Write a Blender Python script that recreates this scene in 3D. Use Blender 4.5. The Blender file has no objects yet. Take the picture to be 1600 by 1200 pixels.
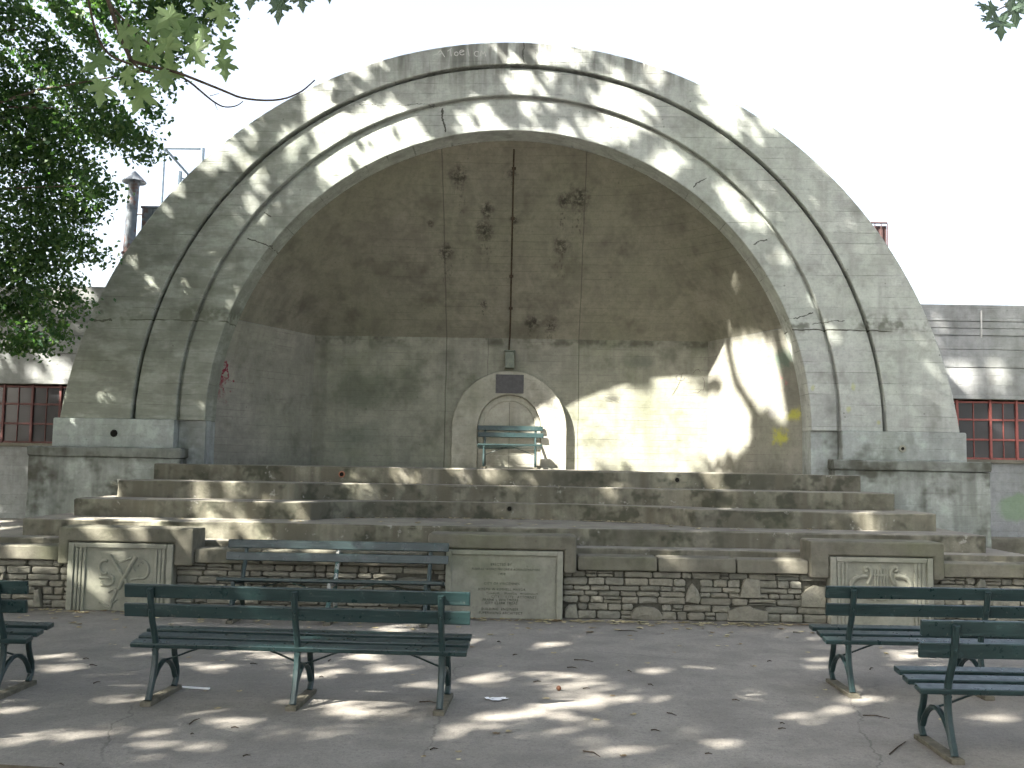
import bpy, bmesh, math, random
import numpy as np
from mathutils import Vector, Matrix
R = math.radians
rnd = random.Random(7)
nrng = np.random.default_rng(11)
scene = bpy.context.scene
col = scene.collection

# ------------------------------------------------------------------ camera
CAM = Vector((0.282, 0.0, 1.6)); YAW, PITCH, ROLL, FPX = R(-0.94), R(4.6), R(1.0), 1556.0
fw = Vector((math.sin(YAW)*math.cos(PITCH), math.cos(YAW)*math.cos(PITCH), math.sin(PITCH)))
r0 = Vector((math.cos(YAW), -math.sin(YAW), 0)); u0 = r0.cross(fw)
rt = math.cos(ROLL)*r0 + math.sin(ROLL)*u0; up = -math.sin(ROLL)*r0 + math.cos(ROLL)*u0
cd = bpy.data.cameras.new('camera'); cam = bpy.data.objects.new('camera', cd); col.objects.link(cam)
cd.sensor_width = 36.0; cd.lens = 36.0*FPX/1600.0; cd.clip_start = 0.05; cd.clip_end = 2000
cam.matrix_world = Matrix(((rt.x, up.x, -fw.x, CAM.x), (rt.y, up.y, -fw.y, CAM.y), (rt.z, up.z, -fw.z, CAM.z), (0, 0, 0, 1)))
scene.camera = cam

# ------------------------------------------------------------------ sky, sun, exposure
SUN = Vector((1.42, 1.0, -1.58)).normalized()          # direction the light travels
elev = math.asin(-SUN.z); rotz = math.atan2(-SUN.x, -SUN.y)
world = bpy.data.worlds.new('World'); scene.world = world; world.use_nodes = True
wn = world.node_tree; wn.nodes.clear()
sky = wn.nodes.new('ShaderNodeTexSky'); sky.sky_type = 'NISHITA'; sky.sun_disc = False
sky.sun_elevation = elev; sky.sun_rotation = rotz
sky.air_density = 1.0; sky.dust_density = 5.0; sky.ozone_density = 1.0
bg = wn.nodes.new('ShaderNodeBackground'); bg.inputs[1].default_value = 0.072
wo = wn.nodes.new('ShaderNodeOutputWorld')
hs = wn.nodes.new('ShaderNodeHueSaturation'); hs.inputs['Saturation'].default_value = .55      # hazy bright sky
wn.links.new(sky.outputs[0], hs.inputs['Color']); wn.links.new(hs.outputs[0], bg.inputs[0]); wn.links.new(bg.outputs[0], wo.inputs[0])
sd = bpy.data.lights.new('sun', 'SUN'); sd.energy = 5.0; sd.angle = R(0.53); sd.color = (1.0, 0.94, 0.84)
so = bpy.data.objects.new('sun', sd); col.objects.link(so); so.location = (-16, -10, 14)
so.rotation_euler = SUN.to_track_quat('-Z', 'Y').to_euler()
scene.view_settings.view_transform = 'Standard'; scene.view_settings.look = 'None'
scene.view_settings.gamma = 1.0; scene.view_settings.exposure = 2.85
scene.render.engine = 'CYCLES'
cy = scene.cycles; cy.max_bounces = 5; cy.diffuse_bounces = 3; cy.glossy_bounces = 2; cy.transmission_bounces = 3; cy.transparent_max_bounces = 4
cy.use_adaptive_sampling = True; cy.adaptive_threshold = 0.035; cy.adaptive_min_samples = 24

# ------------------------------------------------------------------ helpers
def tag(o, label=None, cat=None, group=None, kind=None):
    if label: o['label'] = label
    if cat: o['category'] = cat
    if group: o['group'] = group
    if kind: o['kind'] = kind
    return o
def empty(name, loc=(0, 0, 0), rz=0.0, sc=1.0):
    o = bpy.data.objects.new(name, None); col.objects.link(o)
    o.location = loc; o.rotation_euler = (0, 0, rz); o.scale = (sc, sc, sc); o.empty_display_size = .1
    return o
def link(name, me, mat, parent=None):
    o = bpy.data.objects.new(name, me); col.objects.link(o)
    if mat and not me.materials: me.materials.append(mat)
    if parent: o.parent = parent
    return o
class MB:
    def __init__(s): s.v = []; s.f = []; s.sm = False
    def add(s, vs, fs):
        b = len(s.v); s.v += [tuple(p) for p in vs]; s.f += [tuple(i+b for i in f) for f in fs]; return s
    def box(s, x0, x1, y0, y1, z0, z1):
        return s.add([(x0,y0,z0),(x1,y0,z0),(x1,y1,z0),(x0,y1,z0),(x0,y0,z1),(x1,y0,z1),(x1,y1,z1),(x0,y1,z1)],
                     [(0,3,2,1),(4,5,6,7),(0,1,5,4),(1,2,6,5),(2,3,7,6),(3,0,4,7)])
    def prism(s, poly, a, b, axis='z'):
        n = len(poly)
        def P(p, t):
            return (p[0], p[1], t) if axis == 'z' else ((p[0], t, p[1]) if axis == 'y' else (t, p[0], p[1]))
        vs = [P(p, a) for p in poly] + [P(p, b) for p in poly]
        return s.add(vs, [tuple(range(n))[::-1], tuple(range(n, 2*n))] + [(i, (i+1) % n, n+(i+1) % n, n+i) for i in range(n)])
    def tube(s, pts, rad, n=6, cap=True):
        pts = [Vector(p) for p in pts]; m = len(pts)
        rr = rad if isinstance(rad, (list, tuple)) else [rad]*m
        b = len(s.v); ref = None
        for i, p in enumerate(pts):
            t = (pts[min(i+1, m-1)] - pts[max(i-1, 0)]).normalized()
            if ref is None:
                ref = t.cross(Vector((0, 0, 1)))
                if ref.length < .2: ref = t.cross(Vector((0, 1, 0)))
            ref = (ref - t*ref.dot(t)).normalized(); o = t.cross(ref)
            for k in range(n):
                a = 2*math.pi*k/n; s.v.append(tuple(p + (ref*math.cos(a) + o*math.sin(a))*rr[i]))
        for i in range(m-1):
            for k in range(n):
                s.f.append((b+i*n+k, b+i*n+(k+1) % n, b+(i+1)*n+(k+1) % n, b+(i+1)*n+k))
        if cap:
            s.f.append(tuple(b+k for k in range(n))[::-1]); s.f.append(tuple(b+(m-1)*n+k for k in range(n)))
        return s
    def strap(s, pts, wx, th, x=0.0):
        # flat iron bar swept along a (y,z) path, wx wide in x
        m = len(pts); b = len(s.v)
        for i, (y, z) in enumerate(pts):
            p0 = pts[max(i-1, 0)]; p1 = pts[min(i+1, m-1)]
            t = Vector((p1[0]-p0[0], p1[1]-p0[1])).normalized(); nx, nz = -t.y*th/2, t.x*th/2
            h = wx/2; e = .3
            for dx, k in ((-h, e), (-h*.55, 1), (h*.55, 1), (h, e), (h, -e), (h*.55, -1), (-h*.55, -1), (-h, -e)):
                s.v.append((x+dx, y+nx*k, z+nz*k))
        for i in range(m-1):
            for k in range(8): s.f.append((b+i*8+k, b+(i+1)*8+k, b+(i+1)*8+(k+1) % 8, b+i*8+(k+1) % 8))
        s.f.append(tuple(b+k for k in range(8))); s.f.append(tuple(b+(m-1)*8+k for k in range(8))[::-1])
        return s
    def build(s, name, mat, parent=None, bevel=0, seg=2, smooth=None, cuts=0, jit=0):
        me = bpy.data.meshes.new(name); me.from_pydata(s.v, [], s.f)
        bm = bmesh.new(); bm.from_mesh(me)
        bmesh.ops.recalc_face_normals(bm, faces=bm.faces)
        if cuts:
            es = [e for e in bm.edges if e.calc_length() > 1.2*cuts]
            for e in es:
                bmesh.ops.subdivide_edges(bm, edges=[e], cuts=int(e.calc_length()/cuts))
        if bevel:
            es = [e for e in bm.edges if len(e.link_faces) == 2 and e.calc_face_angle(0) > .45]
            bmesh.ops.bevel(bm, geom=es, offset=bevel, segments=seg, profile=.5, affect='EDGES', clamp_overlap=True)
        if jit:
            jr = random.Random(len(s.v)*13+len(name))
            for v in bm.verts: v.co += Vector((jr.uniform(-jit, jit), jr.uniform(-jit, jit), jr.uniform(-jit, jit)*.6))
        bm.to_mesh(me); bm.free()
        if smooth or (smooth is None and bevel):
            for p in me.polygons: p.use_smooth = True
            me.set_sharp_from_angle(angle=R(38))
        o = link(name, me, mat, parent)
        if bevel and len(me.polygons) < 3000:
            md = o.modifiers.new('wn', 'WEIGHTED_NORMAL'); md.keep_sharp = True; md.weight = 80
        return o
def lathe(prof, n=16):
    m = MB(); k = len(prof)
    vs = [(r*math.cos(2*math.pi*i/n), r*math.sin(2*math.pi*i/n), z) for i in range(n) for r, z in prof]
    m.add(vs, [(i*k+j, ((i+1) % n)*k+j, ((i+1) % n)*k+j+1, i*k+j+1) for i in range(n) for j in range(k-1)])
    return m
def ray(px, py):
    return fw + rt*((px-800)/FPX) - up*((py-600)/FPX)
def at(px, py, Y):
    d = ray(px, py); t = Y/d.y; return CAM + d*t
def atz(px, py, Z):
    d = ray(px, py); t = (Z-CAM.z)/d.z; return CAM + d*t

# ------------------------------------------------------------------ material tools
class NT:
    def __init__(s, name):
        s.cache = {}; s.m = bpy.data.materials.new(name); s.m.use_nodes = True; s.t = s.m.node_tree; s.t.nodes.clear()
        s.out = s.t.nodes.new('ShaderNodeOutputMaterial'); s.b = s.t.nodes.new('ShaderNodeBsdfPrincipled')
        s.t.links.new(s.b.outputs[0], s.out.inputs[0]); s.pos = s.n('ShaderNodeNewGeometry').outputs['Position']
    def n(s, k): return s.t.nodes.new(k)
    def l(s, a, b): s.t.links.new(a, b)
    def put(s, sock, v):
        if isinstance(v, bpy.types.NodeSocket): s.l(v, sock)
        elif isinstance(v, (tuple, list)) and len(v) == 3 and sock.type == 'RGBA': sock.default_value = (*v, 1)
        else: sock.default_value = v
    def math(s, op, a, b=0.0, c=None):
        x = s.n('ShaderNodeMath'); x.operation = op; s.put(x.inputs[0], a); s.put(x.inputs[1], b)
        if c is not None: s.put(x.inputs[2], c)
        return x.outputs[0]
    def vm(s, op, a, b=(0, 0, 0)):
        x = s.n('ShaderNodeVectorMath'); x.operation = op; s.put(x.inputs[0], a); s.put(x.inputs[1], b)
        return x.outputs['Value'] if op in ('DOT_PRODUCT', 'LENGTH', 'DISTANCE') else x.outputs[0]
    def mix(s, f, a, b, mode='MIX'):
        x = s.n('ShaderNodeMix'); x.data_type = 'RGBA'; x.blend_type = mode; x.clamp_result = False
        s.put(x.inputs[0], f); s.put(x.inputs[6], a); s.put(x.inputs[7], b); return x.outputs[2]
    def noise(s, scale, detail=4, rough=.55, vec=None, sc3=None, out=0, dist=0):
        key = (scale, detail, rough, str(sc3), dist) if vec is None else None
        if key in s.cache: return s.cache[key].outputs[out]
        v = vec or s.pos
        if sc3: v = s.vm('MULTIPLY', v, sc3)
        x = s.n('ShaderNodeTexNoise')
        if key: s.cache[key] = x; s.l(v, x.inputs['Vector']); x.inputs['Scale'].default_value = scale
        x.inputs['Detail'].default_value = min(detail, 3.5); x.inputs['Roughness'].default_value = rough; x.inputs['Distortion'].default_value = dist
        return x.outputs[out]
    def ramp(s, v, a, b, lo=0.0, hi=1.0):
        x = s.n('ShaderNodeMapRange'); x.interpolation_type = 'SMOOTHSTEP'; s.put(x.inputs[0], v)
        for i, q in ((1, a), (2, b), (3, lo), (4, hi)): x.inputs[i].default_value = q
        return x.outputs[0]
    def vor(s, scale, feat='F1', sc3=None):
        v = s.vm('MULTIPLY', s.pos, sc3) if sc3 else s.pos
        x = s.n('ShaderNodeTexVoronoi'); x.feature = feat; s.l(v, x.inputs['Vector']); x.inputs['Scale'].default_value = scale
        return x.outputs['Distance']
    def bump(s, h, strength, dist=.01):
        x = s.n('ShaderNodeBump'); x.inputs['Strength'].default_value = strength; x.inputs['Distance'].default_value = dist
        s.l(h, x.inputs['Height']); s.l(x.outputs[0], s.b.inputs['Normal'])
    def fin(s, colr, rough=.9, spec=.25, metal=0):
        s.put(s.b.inputs['Base Color'], colr); s.put(s.b.inputs['Roughness'], rough); s.put(s.b.inputs['Metallic'], metal)
        s.b.inputs['Specular IOR Level'].default_value = spec; return s.m
    def blob(s, c, rx, rz, soft=.5, wob=.4, nscale=6):
        # soft spot in the xz plane
        w = s.vm('SCALE', s.vm('SUBTRACT', s.noise(nscale, 4, .65, out=1), (.5, .5, .5)), (0, 0, 0)); w.node.inputs[3].default_value = wob*max(rx, rz)*2
        p = s.vm('ADD', s.pos, w); d = s.vm('MULTIPLY', s.vm('SUBTRACT', p, (c[0], 0, c[1])), (1/rx, 0, 1/rz))
        return s.ramp(s.vm('LENGTH', d), 1.0, 1.0-soft, 0, 1)
    def seg(s, a, b, w, wob=.02):
        d = Vector((b[0]-a[0], b[1]-a[1])); L = d.length; d /= L
        nz = s.vm('SUBTRACT', s.noise(7, 3, .7, out=1), (.5, .5, .5)); sc = s.n('ShaderNodeVectorMath'); sc.operation = 'SCALE'
        s.l(nz, sc.inputs[0]); sc.inputs[3].default_value = wob*3
        q = s.vm('SUBTRACT', s.vm('ADD', s.pos, sc.outputs[0]), (a[0], 0, a[1]))
        t = s.vm('DOT_PRODUCT', q, (d.x, 0, d.y)); nn = s.math('ABSOLUTE', s.vm('DOT_PRODUCT', q, (-d.y, 0, d.x)))
        m = s.ramp(nn, w, w*.4, 0, 1)
        m = s.math('MULTIPLY', m, s.math('GREATER_THAN', t, 0.0)); return s.math('MULTIPLY', m, s.math('LESS_THAN', t, L))
def sepz(t, i):
    x = t.n('ShaderNodeSeparateXYZ'); t.l(t.pos, x.inputs[0]); return x.outputs[i]

def concrete(name, base, dirt=(.06, .06, .045), dirtamt=.6, streak=.5, boards=.5, moss=0.0, pale=0.0, pits=.4, bump=.5, bh=.145, extra=None, lo=.42, hi=.72):
    t = NT(name)
    big = t.noise(.55, 5, .6); mid = t.noise(3.2, 5, .65); fine = t.noise(38, 3, .6); st = t.noise(1.0, 5, .6, sc3=(4.5, 4.5, .45))
    c = t.mix(t.ramp(mid, .3, .7), tuple(v*.82 for v in base), tuple(v*1.14 for v in base))
    c = t.mix(t.math('MULTIPLY', t.ramp(big, .35, .7), .5), c, (base[0]*.92, base[1]*1.0, base[2]*.86))
    sm = t.noise(13, 3.5, .7); c = t.mix(t.math('MULTIPLY', t.ramp(sm, .46, .70), .3), c, tuple(v*.55 for v in base)); c = t.mix(t.math('MULTIPLY', t.ramp(sm, .46, .3), .18), c, tuple(v*1.3 for v in base))
    h = t.math('ADD', t.math('MULTIPLY', fine, .5), t.math('MULTIPLY', sm, .5))
    if boards:
        z = sepz(t, 2); zz = t.math('DIVIDE', z, bh); zz = t.math('ADD', zz, 0.0)
        fr = t.math('FRACT', zz); wn_ = t.n('ShaderNodeTexWhiteNoise'); wn_.noise_dimensions = '1D'; t.l(t.math('FLOOR', zz), wn_.inputs['W'])
        line = t.ramp(t.math('ABSOLUTE', t.math('SUBTRACT', fr, .5)), .46, .495)
        brk = t.ramp(t.noise(1.6, 3, .6, sc3=(1, 1, 4)), .48, .66)
        line = t.math('MULTIPLY', line, brk)
        c = t.mix(t.math('MULTIPLY', wn_.outputs[0], .22*boards), c, tuple(v*.6 for v in base))
        c = t.mix(t.math('MULTIPLY', line, .75*boards), c, tuple(v*.25 for v in base))
        grain = t.noise(9, 3, .6, sc3=(.5, .5, 9)); c = t.mix(t.math('MULTIPLY', t.ramp(grain, .5, .75), .3*boards), c, tuple(v*.62 for v in base))
        h = t.math('ADD', h, t.math('MULTIPLY', t.ramp(t.math('ABSOLUTE', t.math('SUBTRACT', t.math('FRACT', t.math('DIVIDE', z, bh)), .5)), .46, .495), -.8)); h = t.math('ADD', h, t.math('MULTIPLY', grain, .5))
    if pits:
        v = t.vor(7.5); pm = t.ramp(v, .12, .06, 0, 1); pm = t.math('MULTIPLY', pm, t.ramp(t.noise(2.3, 2), .48, .6))
        c = t.mix(t.math('MULTIPLY', pm, pits), c, tuple(v*.25 for v in base))
    if pale:
        pl = t.ramp(t.noise(4.5, 6, .7, dist=0), .46, .68); c = t.mix(t.math('MULTIPLY', pl, pale), c, (base[0]*1.5, base[1]*1.58, base[2]*1.5))
    d = t.math('MULTIPLY', t.ramp(st, lo, hi), streak)
    d2 = t.math('MULTIPLY', t.ramp(t.noise(1.7, 7, .72), lo+.06, hi), dirtamt)
    c = t.mix(d, c, tuple(b*.45+q*.4 for b, q in zip(base, dirt))); c = t.mix(d2, c, dirt)
    if moss: c = t.mix(t.math('MULTIPLY', t.ramp(t.noise(1.1, 5, .65), .5, .72), moss), c, (.11, .13, .06))
    if extra: c = extra(t, c)
    c = t.mix(t.math('MULTIPLY', t.math('SUBTRACT', fine, .5), .8), c, tuple(v*.4 for v in base))
    t.bump(h, bump, .012)
    return t.fin(c, .92, .2)

def facade_extra(t, c):
    P = lambda px, py: (at(px, py, 13.35).x, at(px, py, 13.35).z)
    for a, b, w in [((690,168),(696,206),.022),((385,372),(421,383),.018),((1083,291),(1104,276),.014),((1178,382),(1199,372),.016),
                    ((150,503),(178,501),.022),((1243,497),(1272,488),.014),((413,331),(423,338),.014),((818,66),(818,102),.02),((1272,505),(1320,500),.008),((560,164),(690,164),.006)]:
        c = t.mix(t.math('MULTIPLY', t.seg(P(*a), P(*b), w*.75, .035), .9), c, (.025, .025, .02))
    # long cold joint with grime above it
    z = sepz(t, 2); zn = t.math('ADD', z, t.math('MULTIPLY', t.math('SUBTRACT', t.noise(1.3, 4, .7), .5), .12))
    jl = t.ramp(t.math('ABSOLUTE', t.math('SUBTRACT', zn, 3.47)), .012, .004)
    c = t.mix(t.math('MULTIPLY', jl, t.ramp(t.noise(2.1, 2), .42, .55)), c, (.05, .05, .04))
    band = t.math('MULTIPLY', t.ramp(t.math('ABSOLUTE', t.math('SUBTRACT', z, 3.56)), .22, .02), t.ramp(t.noise(2.6, 6, .75), .46, .6))
    c = t.mix(t.math('MULTIPLY', band, .7), c, (.055, .058, .04))
    # dark grime with pale dribbles near the crown
    tp = t.math('MULTIPLY', t.ramp(z, 6.4, 7.3), t.ramp(t.noise(1.5, 4, .6, sc3=(5, 5, .5)), .4, .62))
    c = t.mix(t.math('MULTIPLY', tp, .75), c, (.085, .085, .075))
    wh = t.math('MULTIPLY', t.ramp(z, 6.9, 7.2), t.ramp(t.noise(2.5, 3, .6, sc3=(9, 9, .6)), .66, .72))
    c = t.mix(t.math('MULTIPLY', wh, .8), c, (.55, .55, .53))
    low = t.math('MULTIPLY', t.ramp(z, 5.4, 2.6), t.ramp(sepz(t, 0), 1.0, -3.0))
    c = t.mix(t.math('MULTIPLY', low, .38), c, (.17, .19, .12))
    lf = t.math('MULTIPLY', t.ramp(sepz(t, 0), -.5, -4.5), t.ramp(t.noise(2.0, 3.5, .7, sc3=(.8, .8, 2.5)), .36, .6)); c = t.mix(t.math('MULTIPLY', lf, .5), c, (.12, .125, .10))
    for p, r in (((1333,605),.05),((1325,640),.05),((1272,605),.05),((1372,660),.04)):
        c = t.mix(t.math('MULTIPLY', t.blob(P(*p), r, r*1.2, .8, .8), .4), c, (.36, .38, .05))
    return c
def stain_line(z0, amt=.7):
    def f(t, c):
        z = sepz(t, 2)
        m = t.math('MULTIPLY', t.ramp(t.math('ADD', z, t.math('MULTIPLY', t.noise(5, 4), .25)), z0, z0+.12), amt)
        return t.mix(m, c, (.05, .05, .038))
    return f
def back_extra(t, c):
    P = lambda px, py: (at(px, py, 15.4).x, at(px, py, 15.4).z)
    z = sepz(t, 2); x = sepz(t, 0)
    for xx, w in ((-1.0, .012), (1.06, .010), (-.35, .006)):
        xn = t.math('ADD', x, t.math('MULTIPLY', t.math('SUBTRACT', t.noise(2, 3), .5), .03))
        c = t.mix(t.math('MULTIPLY', t.ramp(t.math('ABSOLUTE', t.math('SUBTRACT', xn, xx)), w, w*.4), .6), c, (.05, .05, .038))
    rg = t.math('MULTIPLY', t.ramp(t.math('ABSOLUTE', t.math('SUBTRACT', z, 3.5)), .12, .02), t.ramp(t.noise(2.4, 5, .7), .42, .62))
    c = t.mix(t.math('MULTIPLY', rg, .7), c, (.05, .05, .035))
    for p, rx, rz, cl, a in (((565,610),.7,.45,(.06,.075,.05),.55),((640,600),.3,.5,(.06,.07,.05),.45),((560,680),.6,.25,(.10,.12,.10),.4),
                             ((1000,565),.35,.14,(.07,.08,.07),.5),((958,622),.16,.07,(.05,.05,.05),.6)):
        c = t.mix(t.math('MULTIPLY', t.blob(P(*p), rx, rz, .8, .35, 4), a), c, cl)
    return c
def side_extra(t, c):
    P = lambda px, py, Y: (at(px, py, Y).x, at(px, py, Y).z)
    for p, Y, rx, rz, cl, a in (((1205,608),14.4,.10,.24,(.55,.12,.16),.75),((1238,650),14.1,.09,.14,(.42,.42,.04),.7),((1215,682),14.3,.10,.17,(.42,.42,.04),.7),
                                ((1205,640),14.4,.12,.2,(.06,.06,.08),.5),((1215,565),14.3,.22,.2,(.10,.16,.13),.6),((348,585),13.95,.06,.42,(.16,.01,.03),.95)):
        c = t.mix(t.math('MULTIPLY', t.blob(P(*p, Y), rx, rz, .8, .8, 7), a), c, cl)
    return c
def vault_extra(t, c):
    # paint splashes with dribbles
    def on(px, py):
        d = ray(px, py); nrm = Vector((0, 2.36, 1.54)); k = (Vector((0, 15.4, 3.55))-CAM).dot(nrm)/d.dot(nrm); p = CAM+d*k; return (p.x, p.z)
    sp = t.noise(14, 4, .75); dr = t.noise(3, 3, .6, sc3=(9, 9, .5))
    for p, s in (((717,273),.14),((760,325),.11),((757,358),.14),((803,340),.07),((697,393),.13),((905,308),.17),((880,312),.11),((878,384),.13),
                 ((832,505),.11),((860,508),.12),((755,475),.07),((800,268),.06),((672,348),.05)):
        q = on(*p)
        b = t.math('MULTIPLY', t.blob(q, s*1.5, s*1.5, .9, .5, 9), t.ramp(sp, .32, .6))
        c = t.mix(t.math('MULTIPLY', b, .85), c, (.022, .02, .018))
        b2 = t.math('MULTIPLY', t.blob((q[0], q[1]-s*2.0), s*1.0, s*2.4, .9, .15, 5), t.ramp(dr, .52, .66))
        c = t.mix(t.math('MULTIPLY', b2, .6), c, (.03, .028, .022))
    x = sepz(t, 0)
    for xx, w in ((-1.0, .012), (1.06, .010)):
        xn = t.math('ADD', x, t.math('MULTIPLY', t.math('SUBTRACT', t.noise(2, 3), .5), .03))
        c = t.mix(t.math('MULTIPLY', t.ramp(t.math('ABSOLUTE', t.math('SUBTRACT', xn, xx)), w, w*.4), .55), c, (.05, .05, .04))
    return c
def wing_extra(t, c):
    q = at(1582, 793, 15.0)
    return t.mix(t.math('MULTIPLY', t.blob((q.x+.12, q.z), .40, .25, .35, .25, 5), .55), c, (.14, .24, .11))
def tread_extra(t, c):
    # grime grows on faces that look forward; upward faces are mixed paler
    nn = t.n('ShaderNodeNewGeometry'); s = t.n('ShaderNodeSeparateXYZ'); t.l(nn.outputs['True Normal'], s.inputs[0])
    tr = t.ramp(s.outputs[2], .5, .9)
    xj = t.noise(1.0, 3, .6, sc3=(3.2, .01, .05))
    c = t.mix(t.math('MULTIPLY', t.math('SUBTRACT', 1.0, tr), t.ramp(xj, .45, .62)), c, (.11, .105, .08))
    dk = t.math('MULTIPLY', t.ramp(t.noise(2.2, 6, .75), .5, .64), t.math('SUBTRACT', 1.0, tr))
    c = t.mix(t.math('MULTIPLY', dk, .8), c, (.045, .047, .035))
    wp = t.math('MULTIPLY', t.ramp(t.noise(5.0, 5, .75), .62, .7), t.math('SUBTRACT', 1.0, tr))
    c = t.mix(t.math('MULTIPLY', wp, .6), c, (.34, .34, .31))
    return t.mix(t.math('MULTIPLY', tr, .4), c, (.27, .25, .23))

M = {}
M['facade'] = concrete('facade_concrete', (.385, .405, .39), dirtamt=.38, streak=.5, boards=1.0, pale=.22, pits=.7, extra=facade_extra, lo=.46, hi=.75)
M['plinth'] = concrete('plinth_concrete', (.31, .335, .33), dirtamt=.7, streak=.5, boards=.2, pale=.4, moss=.12, extra=None)
M['pedestal'] = concrete('pedestal_concrete', (.285, .305, .29), dirtamt=.9, streak=.7, boards=.15, pale=.5, moss=.15, extra=stain_line(1.62, .4), lo=.4, hi=.66)
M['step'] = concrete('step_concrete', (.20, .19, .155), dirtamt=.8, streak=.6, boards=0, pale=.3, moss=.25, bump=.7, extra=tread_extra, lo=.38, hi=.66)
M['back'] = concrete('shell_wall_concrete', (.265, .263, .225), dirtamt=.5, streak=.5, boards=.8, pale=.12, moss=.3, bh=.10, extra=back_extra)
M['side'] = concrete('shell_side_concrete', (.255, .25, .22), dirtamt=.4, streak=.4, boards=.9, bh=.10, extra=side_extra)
M['vault'] = concrete('shell_vault_concrete', (.195, .188, .155), dirtamt=.5, streak=.4, boards=.5, bh=.10, extra=vault_extra)  # base set darker than the walls: vault shade put into its colour
M['reveal'] = concrete('reveal_concrete', (.33, .325, .31), dirtamt=.3, streak=.3, boards=.3, extra=side_extra)
M['niche'] = concrete('niche_concrete', (.34, .33, .29), dirtamt=.4, streak=.4, boards=.1, moss=.2)
M['wing'] = concrete('wing_concrete', (.27, .28, .285), dirtamt=.35, streak=.45, boards=.4, pale=.2, extra=wing_extra)
M['coping'] = concrete('coping_concrete', (.155, .147, .12), dirtamt=.7, streak=.5, boards=0, pale=.1, moss=.3, bump=.6)
M['panel'] = concrete('carved_limestone', (.255, .253, .215), dirtamt=.3, streak=.3, boards=0, pale=.1, moss=.2, bump=.3)
def m_ground():
    t = NT('plaza_concrete'); big = t.noise(.35, 5, .6); mid = t.noise(2.2, 6, .65); fine = t.noise(70, 3, .7); ag = t.vor(120)
    base = (.238, .224, .200)
    c = t.mix(t.ramp(mid, .3, .7), tuple(v*.82 for v in base), tuple(v*1.18 for v in base)); c = t.mix(t.math('MULTIPLY', t.ramp(big, .4, .7), .5), c, (.16, .152, .14))
    c = t.mix(t.math('MULTIPLY', t.ramp(t.noise(1.1, 7, .75), .55, .72), .5), c, (.10, .098, .085))
    v = t.n('ShaderNodeTexVoronoi'); v.feature = 'DISTANCE_TO_EDGE'; v.inputs['Scale'].default_value = .32
    w = t.n('ShaderNodeVectorMath'); w.operation = 'SCALE'; t.l(t.noise(2.0, 6, .7, out=1), w.inputs[0]); w.inputs[3].default_value = .28
    t.l(t.vm('ADD', t.pos, w.outputs[0]), v.inputs['Vector'])
    cr = t.math('MULTIPLY', t.ramp(v.outputs['Distance'], .0035, .0008), t.ramp(t.noise(.6, 2), .46, .56))
    c = t.mix(t.math('MULTIPLY', cr, .4), c, (.04, .04, .035))
    sp = t.ramp(t.vor(9), .09, .05); c = t.mix(t.math('MULTIPLY', sp, t.math('MULTIPLY', t.ramp(t.noise(4, 2), .5, .6), .5)), c, (.06, .055, .05))
    gr = t.noise(26, 3.5, .75); c = t.mix(t.math('MULTIPLY', t.ramp(gr, .5, .7), .5), c, (.11, .105, .095)); c = t.mix(t.math('MULTIPLY', t.ramp(gr, .42, .28), .4), c, (.33, .31, .28))
    c = t.mix(t.math('MULTIPLY', t.ramp(fine, .35, .8), .45), c, (.09, .088, .08)); c = t.mix(t.math('MULTIPLY', t.ramp(ag, .28, .1), .35), c, (.33, .32, .29))
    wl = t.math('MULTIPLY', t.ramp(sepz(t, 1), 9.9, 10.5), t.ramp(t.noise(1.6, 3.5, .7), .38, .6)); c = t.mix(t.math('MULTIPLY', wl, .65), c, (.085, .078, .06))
    t.bump(t.math('ADD', t.math('MULTIPLY', fine, .6), gr), .6, .010); return t.fin(c, .93, .2)
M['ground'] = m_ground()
def m_stone():
    t = NT('fieldstone'); oi = t.n('ShaderNodeObjectInfo'); rv = oi.outputs['Random']
    c = t.mix(rv, (.15, .152, .13), (.275, .268, .22)); r2 = t.math('FRACT', t.math('MULTIPLY', rv, 7.31)); c = t.mix(t.math('MULTIPLY', r2, .45), c, (.19, .17, .13))
    n = t.noise(9, 6, .7); c = t.mix(t.math('MULTIPLY', t.ramp(n, .42, .7), .55), c, (.10, .10, .08)); f = t.noise(45, 4, .7)
    c = t.mix(t.math('MULTIPLY', t.ramp(f, .4, .7), .35), c, (.12, .12, .10)); t.bump(t.math('ADD', n, t.math('MULTIPLY', f, .5)), .8, .012); return t.fin(c, .93, .2)
M['stone'] = m_stone()
def simple(name, a, b, sc=12, rough=.6, spec=.4, metal=0, bump=.2, third=None, thr=(.58, .68), amt=.8):
    t = NT(name); n = t.noise(sc, 5, .65); c = t.mix(t.ramp(n, .3, .7), a, b)
    if third: c = t.mix(t.math('MULTIPLY', t.ramp(t.noise(sc*.6, 6, .75), *thr), amt), c, third)
    t.bump(n, bump, .006); return t.fin(c, rough, spec, metal)
M['mortar'] = simple('dark_mortar', (.055, .054, .044), (.10, .098, .08), 18, .95, .1, 0, .8)
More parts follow.
